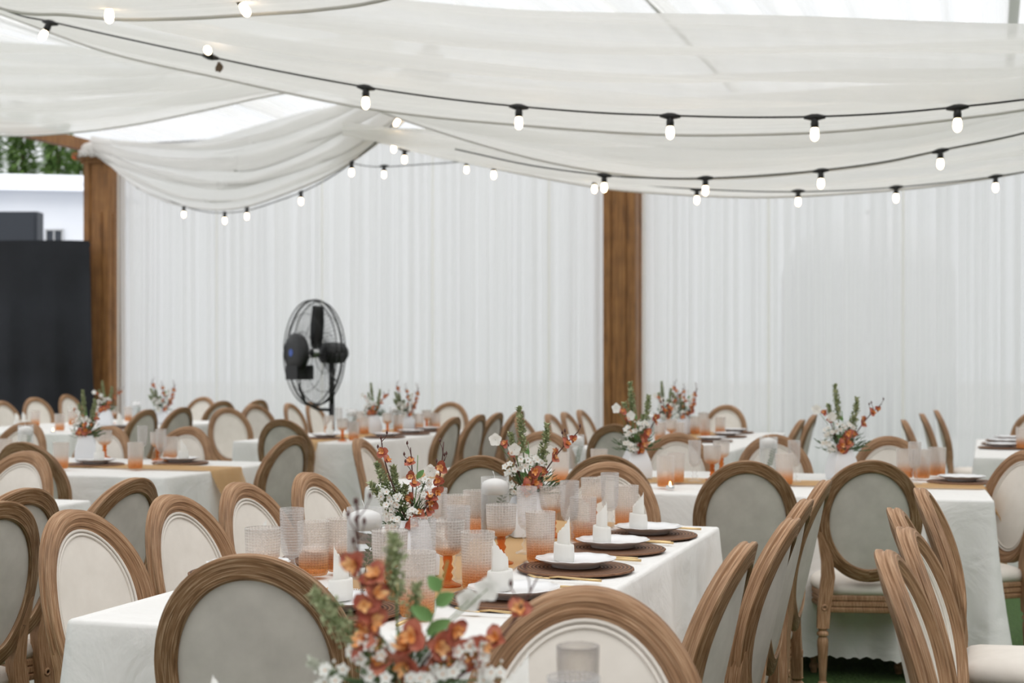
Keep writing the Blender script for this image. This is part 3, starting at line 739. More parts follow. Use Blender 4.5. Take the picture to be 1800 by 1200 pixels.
table('T7', T7c, 1.08, 2.37, -TH, 'the centre back table', seed=5)
T9c = at(1272,797,ZT)+V2*.35-R2*1.13
table('T9', T9c, 1.13, 2.75, -TH, 'the right back table', seed=6)
T6c = at(1713,803,ZT)
table('T6', T6c, 1.08, 2.37, -TH, 'the far right table', runner=False, seed=7)
T10c = at(122,762,ZT)-R2*1.5
table('T10', T10c, 1.5, 3.0, -TH, 'the far left back table', runner=False, seed=8)
T0c = Vector((.1,2.32,0))-V2*1.08-R2*1.45
table('T0', T0c, 2.37, 1.08, -TH, 'the foreground table below the frame', runner=False, seed=9)

# ------------------------------------------------------------------ tableware
def tumbler():
    b = MB(); b.lathe([(.002,.004),(.036,.004),(.040,.012),(.041,.05),(.0425,.10),(.044,.148),(.0438,.150),(.0415,.149),(.0395,.10),(.038,.02),(.034,.010),(.002,.009)], n=28, cap=False)
    # uv: around the wall and up it
    o = b.build('beaded_tumbler', M['glass_t']); return o
def fixuv(o):
    me = o.data; ul = me.uv_layers[0]
    for p in me.polygons:
        a0 = None
        for li in p.loop_indices:
            v = me.vertices[me.loops[li].vertex_index].co; a = math.atan2(v.y, v.x)
            if a0 is None: a0 = a
            if a-a0 > PI: a -= 2*PI
            if a0-a > PI: a += 2*PI
            ul.data[li].uv = (a*.0372, v.z)
    return o
def goblet():
    e = empty('beaded_goblet')
    b = MB(); b.lathe([(.004,.078),(.015,.08),(.030,.087),(.041,.100),(.043,.12),(.045,.172),(.0435,.173),(.0415,.12),(.038,.103),(.028,.091),(.012,.085),(.002,.084)], n=28, cap=False)
    fixuv(b.build('bowl', M['glass_g'], e))
    b = MB(); b.lathe([(.035,.0),(.036,.004),(.02,.010),(.010,.018),(.014,.028),(.009,.036),(.015,.048),(.010,.058),(.013,.070),(.012,.079)], n=20)
    b.build('stem', M['glass_g2'], e)
    return e
M['glass_g2'] = glassy('amber_stem_glass', (.82,.38,.12), None, opac=.35, bead=False)
def flute():
    e = empty('clear_beaded_flute')
    b = MB(); b.lathe([(.004,.072),(.018,.078),(.027,.092),(.030,.12),(.032,.203),(.031,.205),(.0295,.203),(.0275,.12),(.024,.095),(.015,.083),(.002,.080)], n=24, cap=False)
    fixuv(b.build('bowl', M['glass_f'], e))
    b = MB(); b.lathe([(.034,.0),(.035,.004),(.02,.009),(.009,.015),(.017,.028),(.009,.040),(.015,.052),(.009,.063),(.008,.074)], n=20)
    b.build('stem', M['glass_s'], e)
    return e
def plain_tumbler():
    b = MB(); n = 20
    def ring(r, z): return [(r*(1-.02*(k%2))*math.cos(2*PI*k/n), r*(1-.02*(k%2))*math.sin(2*PI*k/n), z) for k in range(n)]
    b.loft([ring(.002,.003),ring(.028,.003),ring(.030,.012),ring(.033,.13),ring(.0335,.150),ring(.032,.151),ring(.030,.13),ring(.027,.02),ring(.002,.018)])
    return b.build('plain_tumbler', M['glass_p'])
def wide_glass():
    b = MB(); b.lathe([(.002,.003),(.030,.003),(.034,.012),(.0375,.145),(.036,.146),(.033,.02),(.002,.014)], n=28, cap=False)
    return fixuv(b.build('beaded_tumbler', M['glass_f']))
def tumbler2(): return fixuv(tumbler())
def plate():
    e = empty('dinner_plate')
    b = MB(); n = 72
    def ring(r, z, sc): return [(r*(1+sc*math.cos(12*2*PI*k/n))*math.cos(2*PI*k/n), r*(1+sc*math.cos(12*2*PI*k/n))*math.sin(2*PI*k/n), z+sc*.06*math.cos(12*2*PI*k/n)) for k in range(n)]
    b.loft([ring(.065,0,0),ring(.068,.001,0),ring(.07,.008,0),ring(.095,.016,.004),ring(.113,.023,.012),ring(.115,.025,.014),ring(.112,.026,.012),ring(.094,.019,.004),ring(.072,.013,0),ring(.03,.012,0),ring(.002,.012,0)], cap0=True, cap1=True)
    b.build('plate_body', M['white'], e, sharp=60)
    return e
def placemat():
    b = MB(); n = 56
    b.loft([[((r+ (.0015*math.sin(k*9))*(r>.16))*math.cos(2*PI*k/n), (r)*math.sin(2*PI*k/n), z) for k in range(n)] for r, z in ((.158,0),(.165,.002),(.165,.006),(.158,.009),(.10,.008),(.05,.008),(.002,.008))], cap0=True, cap1=True)
    return b.build('woven_placemat', M['rattan'])
def napkin():
    e = empty('folded_napkin')
    b = MB(); n = 54; rows = []
    for j in range(11):
        v = j/10; rr = []
        for k in range(n+1):
            t = k/n; a = t*1.45*2*PI; r = .019+.0055*t-.003*v
            w_ = abs((a-3.6+PI)%(2*PI)-PI)/PI
            h = .066+.056*(1-w_)**1.25+(.0025*math.sin(k*2.2) if v>.95 else 0)
            rr.append((r*math.cos(a), r*math.sin(a)*.8, .006+h*v))
        rows.append(rr)
    b.loft(rows, closed=False); b.build('standing_fold', M['paper'], e)
    b = MB(); n=32
    b.loft([[((r+.0012*math.sin(k*1.3))*math.cos(2*PI*k/n),(r)*.86*math.sin(2*PI*k/n),z+.003*math.sin(2*PI*k/n+1)) for k in range(n)] for r,z in ((.026,0),(.031,.002),(.032,.02),(.031,.045),(.030,.050),(.027,.051),(.022,.044))], cap0=True)
    b.build('wrapped_band', M['paper'], e)
    return e
def fork():
    b = MB()
    b.tube([(0,-.10,.004),(0,-.05,.005),(0,.02,.009),(0,.045,.006)], [.0042,.0036,.0026,.003], 6)
    b.box((0,.055,.005), (.019,.026,.002))
    for x in (-.0078,-.0026,.0026,.0078): b.tube([(x,.066,.005),(x,.085,.006),(x,.105,.012)], [.0018,.0016,.0008], 5)
    return b.build('gold_fork', M['gold'])
def knife():
    b = MB(); b.tube([(0,-.11,.004),(0,-.04,.005),(0,.01,.004)], [.0045,.004,.003], 6)
    b.loft([[(-.003,.0,.0035),(.003,.0,.0035),(.003,.0,.0055),(-.003,.0,.0055)],[(-.004,.03,.0035),(.009,.03,.004),(.009,.03,.0045),(-.004,.03,.0055)],[(-.004,.09,.0035),(.009,.09,.004),(.009,.09,.0045),(-.004,.09,.0055)],[(-.004,.112,.004),(-.002,.112,.004),(-.002,.112,.0045),(-.004,.112,.0045)]], cap0=True, cap1=True)
    return b.build('gold_knife', M['gold'])
def candle_vase():
    e = empty('floating_candle_vase')
    b = MB(); b.lathe([(.002,.004),(.044,.004),(.047,.008),(.047,.205),(.0455,.205),(.0450,.012),(.002,.010)], n=36, cap=False); b.build('glass_cylinder', M['glass_s'], e)
    b = MB(); b.lathe([(.002,.013),(.0443,.013),(.0443,.168),(.002,.168)], n=30, cap=False); b.build('water', M['water'], e)
    b = MB(); b.lathe([(.034,.146),(.043,.150),(.0440,.172),(.043,.182),(.036,.190),(.022,.196),(.008,.199),(.001,.1995)], n=30); cd = b.build('floating_candle', M['wax'], e)
    b = MB(); b.tube([(0,0,.198),(-.002,0,.21),(-.007,0,.224)], .0009, 5); b.build('wick', M['wax'], cd)
    b = MB(); random.seed(5)
    b.tube([(.0,.005,.02),(.005,.004,.07),(.018,.0,.12),(.028,0,.148)], [.0016,.0014,.001,.0007], 5)
    for k in range(16):
        z = .05+.1*k/16; x = .003+.025*(z-.04)/.1; sgn = 1 if k%2 else -1
        b.leaf((x,.002,z), (sgn,random.uniform(-.6,.6),.7), (0,1,.2), .02, .009, n=2)
    b.build('submerged_sprig', M['pine'], e)
    return e
def vase():
    b = MB(); rr = []
    def sq(w, z): 
        r=.12*w; pts=[]
        for (cx,cy,a0) in ((w-r,w-r,0),(-w+r,w-r,PI/2),(-w+r,-w+r,PI),(w-r,-w+r,3*PI/2)):
            for k in range(5): a=a0+PI/2*k/4; pts.append((cx+r*math.cos(a),cy+r*math.sin(a),z))
        return pts
    b.loft([sq(w,z) for w,z in ((.058,.0),(.064,.004),(.066,.05),(.056,.10),(.040,.146),(.038,.152),(.034,.152),(.034,.10))], cap0=True, cap1=True)
    return b.build('tapered_vase', M['plaster'], sharp=30)
def tealight():
    e = empty('tea_light'); b = MB(); b.lathe([(.019,0),(.02,.001),(.02,.017),(.018,.017),(.018,.012)], n=20); b.build('metal_cup', M['chrome'], e)
    b = MB(); b.lathe([(.018,.0115),(.003,.0125)], n=20); b.build('wax', M['wax'], e)
    b = MB(); b.lathe([(.001,.013),(.0045,.018),(.0035,.026),(.0006,.036)], n=10); b.build('flame', M['flame'], e)
    return e
M['flame'] = mat('flame', (1,.7,.3), .5, emit=(1,.62,.22), es=14)
D_ = dict(tumbler=(tumbler2,'beaded tumbler fading clear to orange','tumbler'), goblet=(goblet,'beaded goblet with orange stem','goblet'),
  flute=(flute,'slim clear beaded glass on a bubbled stem','stem glass'), plate=(plate,'white scallop-edged dinner plate','plate'), placemat=(placemat,'round dark brown woven placemat','placemat'),
  napkin=(napkin,'upright pointed white folded napkin','napkin'), fork=(fork,'slender gold fork','fork'), knife=(knife,'slender gold knife','knife'),
  candle=(candle_vase,'glass cylinder with a white floating candle','candle'), vase=(vase,'tapered white square flower vase','vase'), tealight=(tealight,'tiny lit tea light','tea light'))
def put(kind, tb, px, py, z=ZT, dz=.0045, rz=0, s=1.0, pos=None):
    p = at(px, py, z) if pos is None else Vector((pos[0],pos[1],z))
    mk, desc, cat = D_[kind]
    o = spawn(kind, mk, (p.x, p.y, z+dz), rz, s)
    nm = TB[tb][3]
    reg(o, kind, nm, desc, cat, {'tumbler':'beaded tumblers','goblet':'orange goblets','flute':'clear stem glasses','plate':'dinner plates','placemat':'woven placemats','napkin':'folded napkins','fork':'gold forks','knife':'gold knives','candle':'floating candles','vase':'white flower vases','tealight':'tea lights'}[kind]+' on '+nm)
    return o
def setting(tb, px, py, seat, nap=True, cut=True, nrot=0, pl=True, mat_=True):
    # seat: direction (unit vector) from the plate towards the sitter
    p = at(px, py, ZT); a = math.atan2(seat.y, seat.x)
    if mat_: put('placemat', tb, 0,0, pos=p, dz=.003, rz=random.uniform(0,6))
    if pl: put('plate', tb, 0,0, pos=p, dz=.0125, rz=random.uniform(0,6))
    if nap: put('napkin', tb, 0,0, pos=(p.x-seat.x*.035,p.y-seat.y*.035), dz=.026, rz=a+nrot)
    side = Vector((-seat.y, seat.x, 0))
    if cut:
        q = p+side*.215+seat*.03; put('knife', tb, 0,0, pos=q, dz=.004, rz=a+PI/2)
        q = p-side*.215+seat*.03; put('fork', tb, 0,0, pos=q, dz=.004, rz=a+PI/2)
random.seed(11)
# nearest long table, right side
for px, py, nr in ((903,1057,.3),(1012,1003,2.6),(1077,968,2.4),(1140,943,2.9)): setting('T1', px, py, R2, nrot=nr)
# left side and near end
for px, py, nr in ((437,1010,.5),(592,985,2.2),(689,952,1)): setting('T1', px, py, -R2, nrot=nr, cut=False)
setting('T1', 588, 1078, -V2, nrot=1.2, cut=True)
for px, py in ((733,1088),(840,1040),(950,992),(1025,957),(1101,929),(551,1015),(600,1008),(700,972),(803,952),(836,941)): put('tumbler','T1',px,py)
for px, py in ((685,1058),(787,1033),(881,993),(971,946),(1043,926),(462,1052),(752,964)): put('goblet','T1',px,py)
for px, py in ((744,1062),(806,1028),(926,975),(1001,959),(1072,937),(513,1034),(768,979)): put('flute','T1',px,py)
put('candle','T1',641,1032); put('candle','T1',870,948)
put('vase','T1',722,1012, rz=.35); put('vase','T1',928,944, rz=.25)
# kraft card
b = MB(); b.loft([[(-.075,-.045,.0),(.075,-.045,.0)],[(-.075,.0,.038),(.075,.0,.038)],[(-.075,.045,.0),(.075,.045,.0)]], closed=False)
k = b.build('kraft_card', M['kraft'], smooth=False); p = at(640,1052,ZT); k.location=(p.x,p.y,ZT+.008); k.rotation_euler=(0,0,-.25)
tag(k, 'folded brown kraft card with white script beside the near floating candle', 'card')
def text(body, size, m, parent, loc, rot):
    c = bpy.data.curves.new('lettering','FONT'); c.body = body; c.size = size; c.extrude = .0002; c.align_x='CENTER'; c.shear=.35
    c.materials.append(m); t = bpy.data.objects.new('lettering_curve', c); me = bpy.data.meshes.new_from_object(t); bpy.data.objects.remove(t)
    o = bpy.data.objects.new('lettering', me); COL.objects.link(o); o.parent=parent; o.location=loc; o.rotation_euler=rot
text('menu', .022, M['white'], k, (.0,-.030,.0135), (math.atan2(.038,.045),0,0))
# right middle table
setting('T2', 1690, 849, Vector((math.cos(a2),math.sin(a2),0)), nap=False, cut=False)
for px, py in ((1170,858),(1188,850),(985,850),(1053,842),(1379,853),(1591,842),(1620,843),(1648,838)): put('tumbler','T2',px,py)
for px, py in ((1252,845),(1268,832)): put('goblet','T2',px,py)
for px, py in ((1221,848),(1396,848),(1608,852)): put('flute','T2',px,py)
put('candle','T2',1351,838); put('candle','T2',1012,832)
put('vase','T2',1118,842,rz=.3); put('vase','T2',1480,843,rz=.2); put('tealight','T2',1178,861)
# left middle table
for px, py in ((168,818),(317,815)): setting('T3', px, py, -V2, cut=False, nrot=1.6)
for px, py in ((238,826),(107,826),(299,813),(8,818)): put('tumbler','T3',px,py)
for px, py in ((277,810),(184,806)): put('goblet','T3',px,py)
for px, py in ((250,808),(283,817)): put('flute','T3',px,py)
put('vase','T3',152,810,rz=.2); put('candle','T3',45,806)
# centre back table
for px, py in ((572,771),(677,769),(722,763),(752,758)): setting('T7', px, py, R2 if px>600 else -R2, nap=px<600, cut=False, nrot=.5)
for px, py in ((578,762),(622,776),(640,764),(700,760),(737,757),(766,756)): put('tumbler','T7',px,py)
for px, py in ((602,776),(632,758),(681,762),(720,756),(750,755)): put('goblet','T7',px,py)
for px, py in ((596,758),(645,757)): put('flute','T7',px,py)
put('vase','T7',657,761,rz=.2); put('vase','T7',713,757,rz=.4); put('candle','T7',618,762); put('candle','T7',693,755)
# right back table
for px, py in ((1250,776),(1277,768),(1291,761)): setting('T9', px, py, R2, nap=False, cut=False)
for px, py in ((1160,778),(1193,778),(1240,770),(1266,765),(1222,764)): put('tumbler','T9',px,py)
for px, py in ((1180,779),(1236,761)): put('goblet','T9',px,py)
put('vase','T9',1168,768,rz=.2); put('vase','T9',1205,763,rz=.4); put('candle','T9',1145,774)
# far right table, far left back table
for px, py in ((1762,788),(1766,781),(1772,775)): setting('T6', px, py, -R2, nap=False, cut=False)
put('tumbler','T6',1797,790)
for px, py in ((216,753),): setting('T10', px, py, R2, cut=False, nrot=1)
for px, py in ((30,750),(42,748)): put('napkin','T10',px,py,rz=1)
for px, py in ((105,758),(62,750),(128,748),(176,746),(226,741)): put('tumbler','T10',px,py)
for px, py in ((197,745),): put('goblet','T10',px,py)
put('tealight','T10',93,761); put('candle','T10',240,742); put('vase','T10',185,748); 
put('vase','T10',287,738) if False else None
# foreground table (only the tops of things rise into the frame)
o = spawn('plain', plain_tumbler, (0,0,0), .1); p = Vector(((1016-900)/F*2.26, 2.26, ZT+.002)); o.location = p
tag(o, 'plain clear straight tumbler in front of the foreground chair, bottom centre', 'tumbler')
o = spawn('wideg', wide_glass, (0,0,0), .1); o.location = Vector(((1008-900)/F*2.06, 2.06, ZT+.002))
tag(o, 'beaded glass whose rim just shows at the bottom edge below the plain tumbler', 'tumbler')
put('napkin','T0',0,0,pos=((905-900)/F*2.2, 2.2), dz=.012, rz=2.6, s=1.15); put('napkin','T0',0,0,pos=((393-900)/F*2.17,2.17), dz=.0005, rz=.4)
put('vase','T0',0,0,pos=((705-900)/F*1.98,1.98), dz=.0025, rz=.3)

# ------------------------------------------------------------------ flowers
def curve3(p0, p1, bow=(0,0,0), n=7):
    p0, p1, bow = Vector(p0), Vector(p1), Vector(bow)
    return [p0.lerp(p1, i/n)+bow*math.sin(PI*i/n) for i in range(n+1)]
def sprig(e, p1, L, w=.02, bow=(0,0,0), name='green_sprig', mt='sage'):
    C = curve3((0,0,-.03), p1, bow, 12); b = MB(); b.tube(C, [.0022]*5+[.0018]*8, 5, m=1)
    tot = len(C)-1; lp = Vector(p1).length; 
    for k in range(int(L*1900)):
        t = 1-L/lp*random.random(); i = min(int(t*tot), tot-1); p = C[i].lerp(C[i+1], t*tot-i)
        fall = min(1,.35+(1-t)*lp/(L*.5))
        a = random.random()*2*PI; d = (C[i+1]-C[i]).normalized(); s = d.orthogonal().normalized(); q = d.cross(s)
        o = (s*math.cos(a)+q*math.sin(a)); r = w*.5*fall*random.uniform(.4,1)
        b.leaf(p+o*r*.4, o*.9+d*random.uniform(.2,1), d, random.uniform(.008,.014), random.uniform(.006,.009), n=2, curl=-.1)
        if k%3==0: b.ball(p+o*r, random.uniform(.002,.0034), 5, 3)
    return b.build(name, [M[mt],M['stem']], e)
def bloom(b, p, d, s):
    d = Vector(d).normalized(); u = d.orthogonal().normalized(); w = d.cross(u); p = Vector(p); a0 = random.random()*6
    for k, (a, L, wd) in enumerate(((0,1.15,1.15),(2.0,1.1,1.15),(4.1,.8,.7))):
        a += a0; o = u*math.cos(a)+w*math.sin(a)
        b.petal(p, o*.85+d*random.uniform(.25,.6), d, s*L*random.uniform(.9,1.1), s*wd, m=0, cup=random.uniform(.1,.5), ruf=.03)
    for k in range(5):
        a = a0+1+2*PI*k/5+random.uniform(-.25,.25); o = u*math.cos(a)+w*math.sin(a)
        b.petal(p+d*.002, o*random.uniform(.5,.9)+d*.8, d, s*random.uniform(.65,.95), s*.42, m=1, cup=random.uniform(-.5,.3), nu=4, nv=3, ruf=.08)
def orchid(e, p1, blooms, bow=(0,0,0), size=.018, twigs=3):
    C = curve3((0,0,-.03), p1, bow, 10); b = MB(); b.tube(C, [.0026-.0013*i/10 for i in range(11)], 6)
    for k in range(twigs):
        t = .78+.2*k/max(twigs,1); i = int(t*10); p = C[min(i,9)]; d = Vector((random.uniform(-1,1), random.uniform(-.5,.5), 1.1)).normalized()
        q = p+d*random.uniform(.02,.035); b.tube([p, p.lerp(q,.5)+Vector((.002,0,0)), q], [.0011,.001,.0008], 5); b.lathe([(.0005,0),(.0026,.003),(.0028,.006),(.0006,.011)], q, 6)
    sp = b.build('orchid_spray', M['twig'], e)
    b.v
    for t in blooms:
        i = min(int(t*10), 9); p = C[i].lerp(C[i+1], t*10-i); d = Vector((random.uniform(-1,1), -1.0+random.uniform(-.3,.6), random.uniform(-.2,.8)))
        q = MB(); bloom(q, p+d.normalized()*.006, d, size*random.uniform(.85,1.2)); q.build('blossom', [M['rust'],M['orange']], sp)
def white_cluster(e, c, r, n=6):
    b = MB(); c = Vector(c)
    b.tube([(0,0,-.03), c*.5, c], .0013, 5, m=1)
    for k in range(n):
        o = Vector((random.uniform(-1,1),random.uniform(-1,.3),random.uniform(-.8,.9))).normalized()*r*random.uniform(.5,1); p = c+o
        d = (o+Vector((0,-.02,.006))).normalized(); u = d.orthogonal().normalized(); w = d.cross(u)
        b.tube([c, p], .0007, 4, m=1)
        for j in range(5):
            a = 2*PI*j/5; b.leaf(p, (u*math.cos(a)+w*math.sin(a))+d*.3, d, .0095, .0095, curl=.1, n=2)
        b.ball(p+d*.001, .0014, 5, 3, m=2)
    for k in range(n*2):
        o = Vector((random.uniform(-1,1),random.uniform(-1,.4),random.uniform(-1,1))).normalized()*r*random.uniform(.5,1.3); b.ball(c+o, .0024, 5, 3); b.tube([c,c+o],.0006,4,m=1)
    b.build('white_blossom_cluster', [M['petal'],M['stem'],M['orange']], e)
def greens(e, n, L, spread=1.0, name='fine_foliage', mt='pine', c=(0,0,-.01)):
    b = MB()
    for k in range(n):
        a = random.random()*2*PI; el = random.uniform(-.1,1.2); d = Vector((math.cos(a)*math.cos(el)*spread, math.sin(a)*math.cos(el)*.7, math.sin(el)))
        l = L*random.uniform(.5,1); p0 = Vector(c)+d*.01; b.tube([p0, p0+d*l*.6], .0008, 4)
        for j in range(7):
            p = p0+d*l*(.3+.1*j); o = Vector((random.uniform(-1,1),random.uniform(-1,1),random.uniform(-.4,1))); b.leaf(p, d+o*.8, o, random.uniform(.012,.022), .004, n=2)
    b.build(name, M[mt], e)
def leafstem(e, p1, n=5, s=.03):
    C = curve3((0,0,-.03), p1, (.004,0,0), 10); b = MB(); b.tube(C, .0011, 5)
    for k in range(n):
        i = 4+int(6*k/n); sg = 1 if k%2 else -1
        b.leaf(C[i], (sg*.8,-.3,.55 if k<n-1 else 1), (0,-1,.3), s*(1-.1*k), s*.5, n=5, curl=.2)
    b.build('leafy_stem', M['bright'], e)
def orch_white(e, p):
    b = MB(); p = Vector(p); b.tube([(0,0,-.02), p*.6+Vector((0,0,.01)), p], .0009, 4, m=1)
    for k in range(5):
        a = 2*PI*k/5+.3; b.petal(p, (math.cos(a), -.25, math.sin(a)), (0,-1,0), .018, .019, cup=.2)
    b.build('white_orchid', [M['petal'],M['stem']], e)
def arrA():           # main left arrangement
    random.seed(21); e = empty('flower_arrangement')
    for p, L in (((-.085,-.01,.145),.12),((-.10,-.02,.095),.09),((-.045,.01,.135),.11),((-.012,.0,.09),.06)): sprig(e, p, L, .030, (-.01,0,.012))
    orchid(e, (-.075,-.01,.215), (.62,.75), (-.02,0,.03), .017, 3)
    orchid(e, (.0,-.01,.185), (.40,.55,.68,.80), (.006,-.01,0), .018, 3)
    orchid(e, (.085,-.02,.20), (.30,.42,.55,.66,.78), (.02,0,-.02), .018, 4)
    orchid(e, (.055,-.02,.06), (.5,.9), (0,0,.0), .018, 0); orchid(e, (.01,-.04,-.002), (.5,.95), (0,0,0), .02, 0)
    for c in ((-.055,-.03,.03),(-.03,-.04,.055),(-.062,-.02,.065),(.035,0,.09),(-.035,-.035,-.005),(.01,-.04,.015),(.045,-.01,.055)): white_cluster(e, c, .020, 6)
    greens(e, 34, .075); leafstem(e, (.018,.0,.165), 2, .03); orch_white(e, (.05,0,.125))
    return e
def arrB():
    random.seed(22); e = empty('flower_arrangement')
    sprig(e, (-.022,0,.215), .10, .026); sprig(e, (.050,0,.175), .13, .030, (.01,0,0)); sprig(e, (.035,.01,.11), .06, .026); sprig(e, (-.045,0,.15), .04, .02)
    orchid(e, (.13,-.01,.155), (.35,.5,.62,.74,.86), (.0,0,.02), .014, 3); orchid(e, (.02,-.03,.06), (.35,.55,.75,.95), (0,0,0), .02, 0); orchid(e, (-.055,-.01,.13), (.45,.75,.95), (0,0,.01), .013, 0)
    orchid(e, (-.01,-.04,.02), (.6,.95), (0,0,0), .02, 0)
    for c in ((-.055,-.02,.03),(-.045,-.02,.06),(-.01,-.03,.075),(.025,-.01,.08),(-.03,-.03,.005)): white_cluster(e, c, .019, 6)
    orch_white(e, (-.085,-.01,.135)); orch_white(e, (-.035,-.02,.11)); greens(e, 44, .085, 1.1); leafstem(e, (.0,.0,.13), 3, .028)
    return e
def arrC():           # foreground
    random.seed(23); e = empty('flower_arrangement')
    sprig(e, (-.115,-.01,.125), .12, .046, (-.01,0,.02)); sprig(e, (-.012,.02,.20), .085, .044); sprig(e, (.02,.03,.13), .05, .024); sprig(e, (-.02,-.02,.04), .05, .05)
    orchid(e, (-.058,.0,.25), (.28,.38,.48,.58,.68), (-.02,0,.0), .020, 6); orchid(e, (-.02,.0,.16), (.5,.7,.85), (-.03,0,.02), .021, 1)
    orchid(e, (.185,-.01,.15), (.45,.6,.78), (.02,0,-.02), .022, 3); orchid(e, (.02,-.04,.075), (.35,.6,.8,.98), (0,0,0), .024, 0); orchid(e, (.105,-.03,.06), (.4,.6,.8,.98), (0,0,.01), .022, 0)
    orchid(e, (.07,-.03,.085), (.7,.95), (0,0,.01), .022, 0); orchid(e, (-.045,-.03,.06), (.6,.95), (0,0,.01), .020, 0)
    for c in ((-.045,-.03,.05),(.06,-.03,.035),(.095,-.03,.05),(-.02,-.04,.01),(.03,-.04,.01),(-.09,-.02,.015),(.12,-.01,.01)): white_cluster(e, c, .022, 7)
    greens(e, 44, .09, 1.2); leafstem(e, (.062,.01,.165), 5, .040); orch_white(e, (.115,.02,.125)); orch_white(e, (.09,.02,.11)); sprig(e, (-.118,-.01,.032), .045, .012, mt='palesprig')
    return e
M['palesprig'] = mat('pale_bud', (.62,.64,.55), .7)
def flowers(kind, mk, px, py, lift, label, rz=0, pos=None, s=1.0, grp='flower centrepieces'):
    p = at(px, py, ZT) if pos is None else Vector((pos[0],pos[1],0))
    o = spawn(kind, mk, (p.x, p.y, ZT+.0045+lift), rz, s); tag(o, label, 'flowers', grp); return o
LF_ = .150
flowers('fA', arrA, 722,1012, LF_, 'orange orchids, sage sprigs and white blossoms beside the near floating candle', s=1.08)
flowers('fB', arrB, 928,944, LF_, 'tall green sprigs with orange blossoms behind the farther candle on the nearest long table', s=1.3)
flowers('fC', arrC, 0,0, LF_-.002, 'large foreground bouquet of rust orchids and white blossoms at the bottom edge', pos=((705-900)/F*1.98,1.98), s=1.0)
flowers('fB', arrB, 1118,842, LF_, 'bouquet with one tall green spike in front of the middle wooden column', rz=.5, s=1.55)
flowers('fB', arrB, 1480,843, LF_, 'airy bouquet with orange dots against the right curtain, right middle table', rz=-.15, s=1.5)
flowers('fB', arrB, 152,810, LF_, 'bouquet of white and rust blossoms on the left middle table', rz=-.4, s=1.25)
flowers('fB', arrB, 657,761, LF_, 'left of the two small bouquets right of the fan', rz=-.5, s=1.25)
flowers('fA', arrA, 713,757, LF_, 'right of the two small bouquets right of the fan', rz=.6, s=1.3)
flowers('fB', arrB, 1168,768, LF_, 'left of the two adjoining bouquets right of the middle column', rz=.6, s=1.35)
flowers('fA', arrA, 1205,763, LF_, 'right of the two adjoining bouquets right of the middle column', rz=-.6, s=1.35)
flowers('fB', arrB, 185,748, LF_, 'small bouquet with a pale green spike in front of the left wooden column', rz=.4, s=1.25)
# second vase and bouquet farther along the far left
T10b = put('vase','T10',285,745); flowers('fA', arrA, 285,745, LF_, 'small thin bouquet against the left curtain near the left column', rz=.5, s=1.35)

# ------------------------------------------------------------------ fan
e = empty('pedestal_fan', atd(552, 642, 14.4)*1.0); e.location.z = 0
tag(e, 'black pedestal misting fan with round wire cage in front of the left curtain', 'fan')
hz = HC-(620-642)*14.4/F
ax = Vector((-math.sin(R(52)), -math.cos(R(52)), 0)).normalized(); side = Vector((-ax.y, ax.x, 0)); up = Vector((0,0,1))
def fp(u, v, w): return side*u+up*v+ax*w+Vector((0,0,hz))
RF = .515
b = MB()
for rr_, w, th in ((RF,0,.010),(RF*.99,.05,.006),(RF*.97,-.05,.006)): 
    b.tube([fp(rr_*math.cos(2*PI*k/60), rr_*math.sin(2*PI*k/60), w) for k in range(61)], th, 6)
b.build('cage_rim', M['black'], e)
for nm, sg in (('front_grille',1),('rear_grille',-1)):
    b = MB()
    for k in range(72):
        a = 2*PI*k/72; b.tube([fp(.1*math.cos(a+.25),.1*math.sin(a+.25),sg*.13), fp(.33*math.cos(a+.08),.33*math.sin(a+.08),sg*.115), fp(RF*math.cos(a),RF*math.sin(a),sg*.03)], .0018, 4)
    for q, w in ((.2,.128),(.38,.105)): b.tube([fp(q*math.cos(2*PI*k/48), q*math.sin(2*PI*k/48), sg*w) for k in range(49)], .003, 5)
    b.build(nm, M['black'], e)
for k in range(3):
    a0 = PI/2-.1+2*PI*k/3; b = MB(); rr = []
    for i in range(9):
        r_ = .05+.41*i/8; wd = .035+.055*math.sin(PI*min(1,i/8*.9+.05)); da = wd/max(r_,.12)*.5
        rr.append([fp(r_*math.cos(a0+s*da), r_*math.sin(a0+s*da), -.02+.05*s+t) for s, t in ((-1,0),(0,.008),(1,0),(0,-.004))])
    b.loft(rr, cap0=True, cap1=True); b.build('blade', M['black'], e)
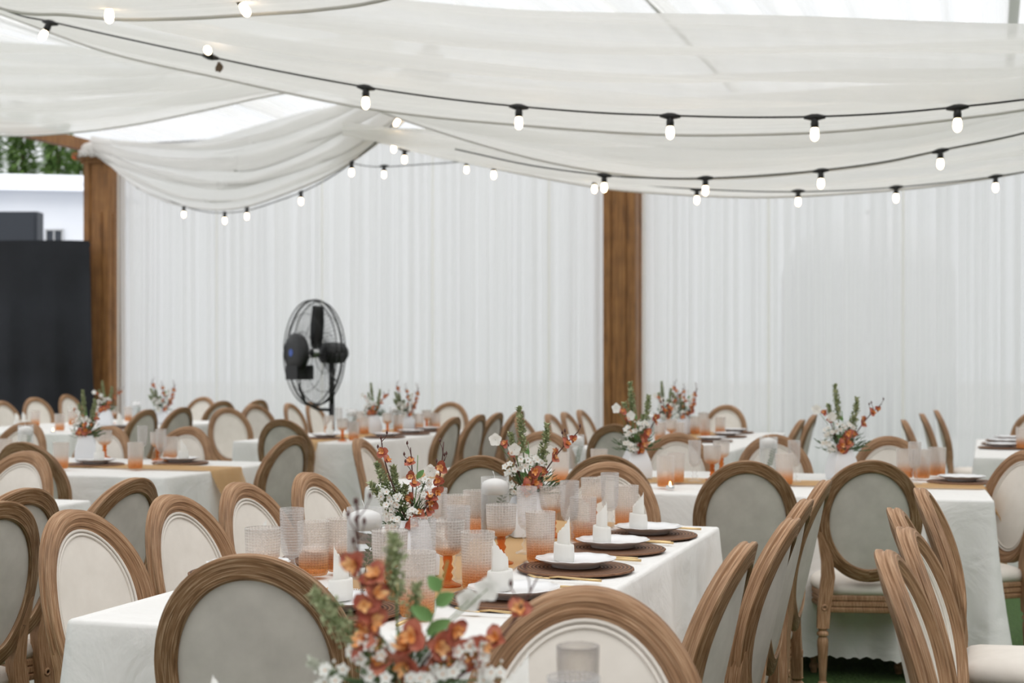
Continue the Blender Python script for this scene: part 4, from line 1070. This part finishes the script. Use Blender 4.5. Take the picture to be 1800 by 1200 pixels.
def disc_ax(name, segs, mt, parent=e, n=28):
    b = MB(); b.loft([[fp(r_*math.cos(2*PI*k/n), r_*math.sin(2*PI*k/n), w) for k in range(n)] for r_, w in segs], cap0=True, cap1=True); return b.build(name, mt, parent, sharp=40)
ms = disc_ax('mist_disc', [(.12,.13),(.17,.15),(.19,.18),(.19,.22),(.16,.245),(.08,.255)], M['black'])
bb = MB(); bb.box(fp(.0,-.19,.16), (.22,.16,.14), Matrix.Rotation(R(52),3,'Z')); bb.build('water_nozzle_box', M['black'], ms, smooth=False)
tag(disc_ax('badge', [(.035,.256),(.035,.259)], M['blue'], ms), 'blue round badge')
disc_ax('hub', [(.05,-.03),(.055,.03),(.03,.05)], M['chrome'])
disc_ax('motor', [(.06,-.08),(.10,-.10),(.11,-.20),(.10,-.32),(.06,-.36)], M['black'])
b = MB(); b.tube([fp(0,0,-.2), fp(0,-.12,-.2), Vector((0,0,0))+ax*-.2+Vector((0,0,hz-.35)), ax*-.2+Vector((0,0,hz-.55))], [.03,.03,.026,.026], 10); b.build('neck', M['black'], e)
b = MB(); b.tube([fp(-.0,-.19,.15), fp(-.0,-.34,.16), fp(0,-.48,.10), fp(0,-.55,-.05), ax*-.2+Vector((0,0,hz-.56))], .016, 8); b.build('water_hose_arm', M['black'], e)
b = MB(); b.tube([ax*-.2+Vector((0,0,.06)), ax*-.2+Vector((0,0,hz-.5))], .028, 12); b.build('pole', M['black'], e)
b = MB(); b.lathe([(.30,0),(.30,.03),(.26,.055),(.06,.08),(.04,.14)], ax*-.2, 32); b.build('base', M['black'], e)

# ------------------------------------------------------------------ labels by order from the left
PX = lambda o: (o.matrix_world if False else o.location).x/o.location.y
ends = {1:['only'],2:['left','right']}
for (kind, place), L in REG.items():
    L.sort(key=lambda q: q[0].location.x/q[0].location.y)
    n = len(L)
    for i, (o, desc, cat, grp) in enumerate(L):
        if n == 1: lab = desc+', the only one on '+place
        elif i == n-1: lab = desc+', rightmost on '+place
        else: lab = desc+', '+(ORD[i] if i == 0 else ORD[i]+' from left')+' on '+place
        tag(o, lab, cat, grp if n > 1 else None)
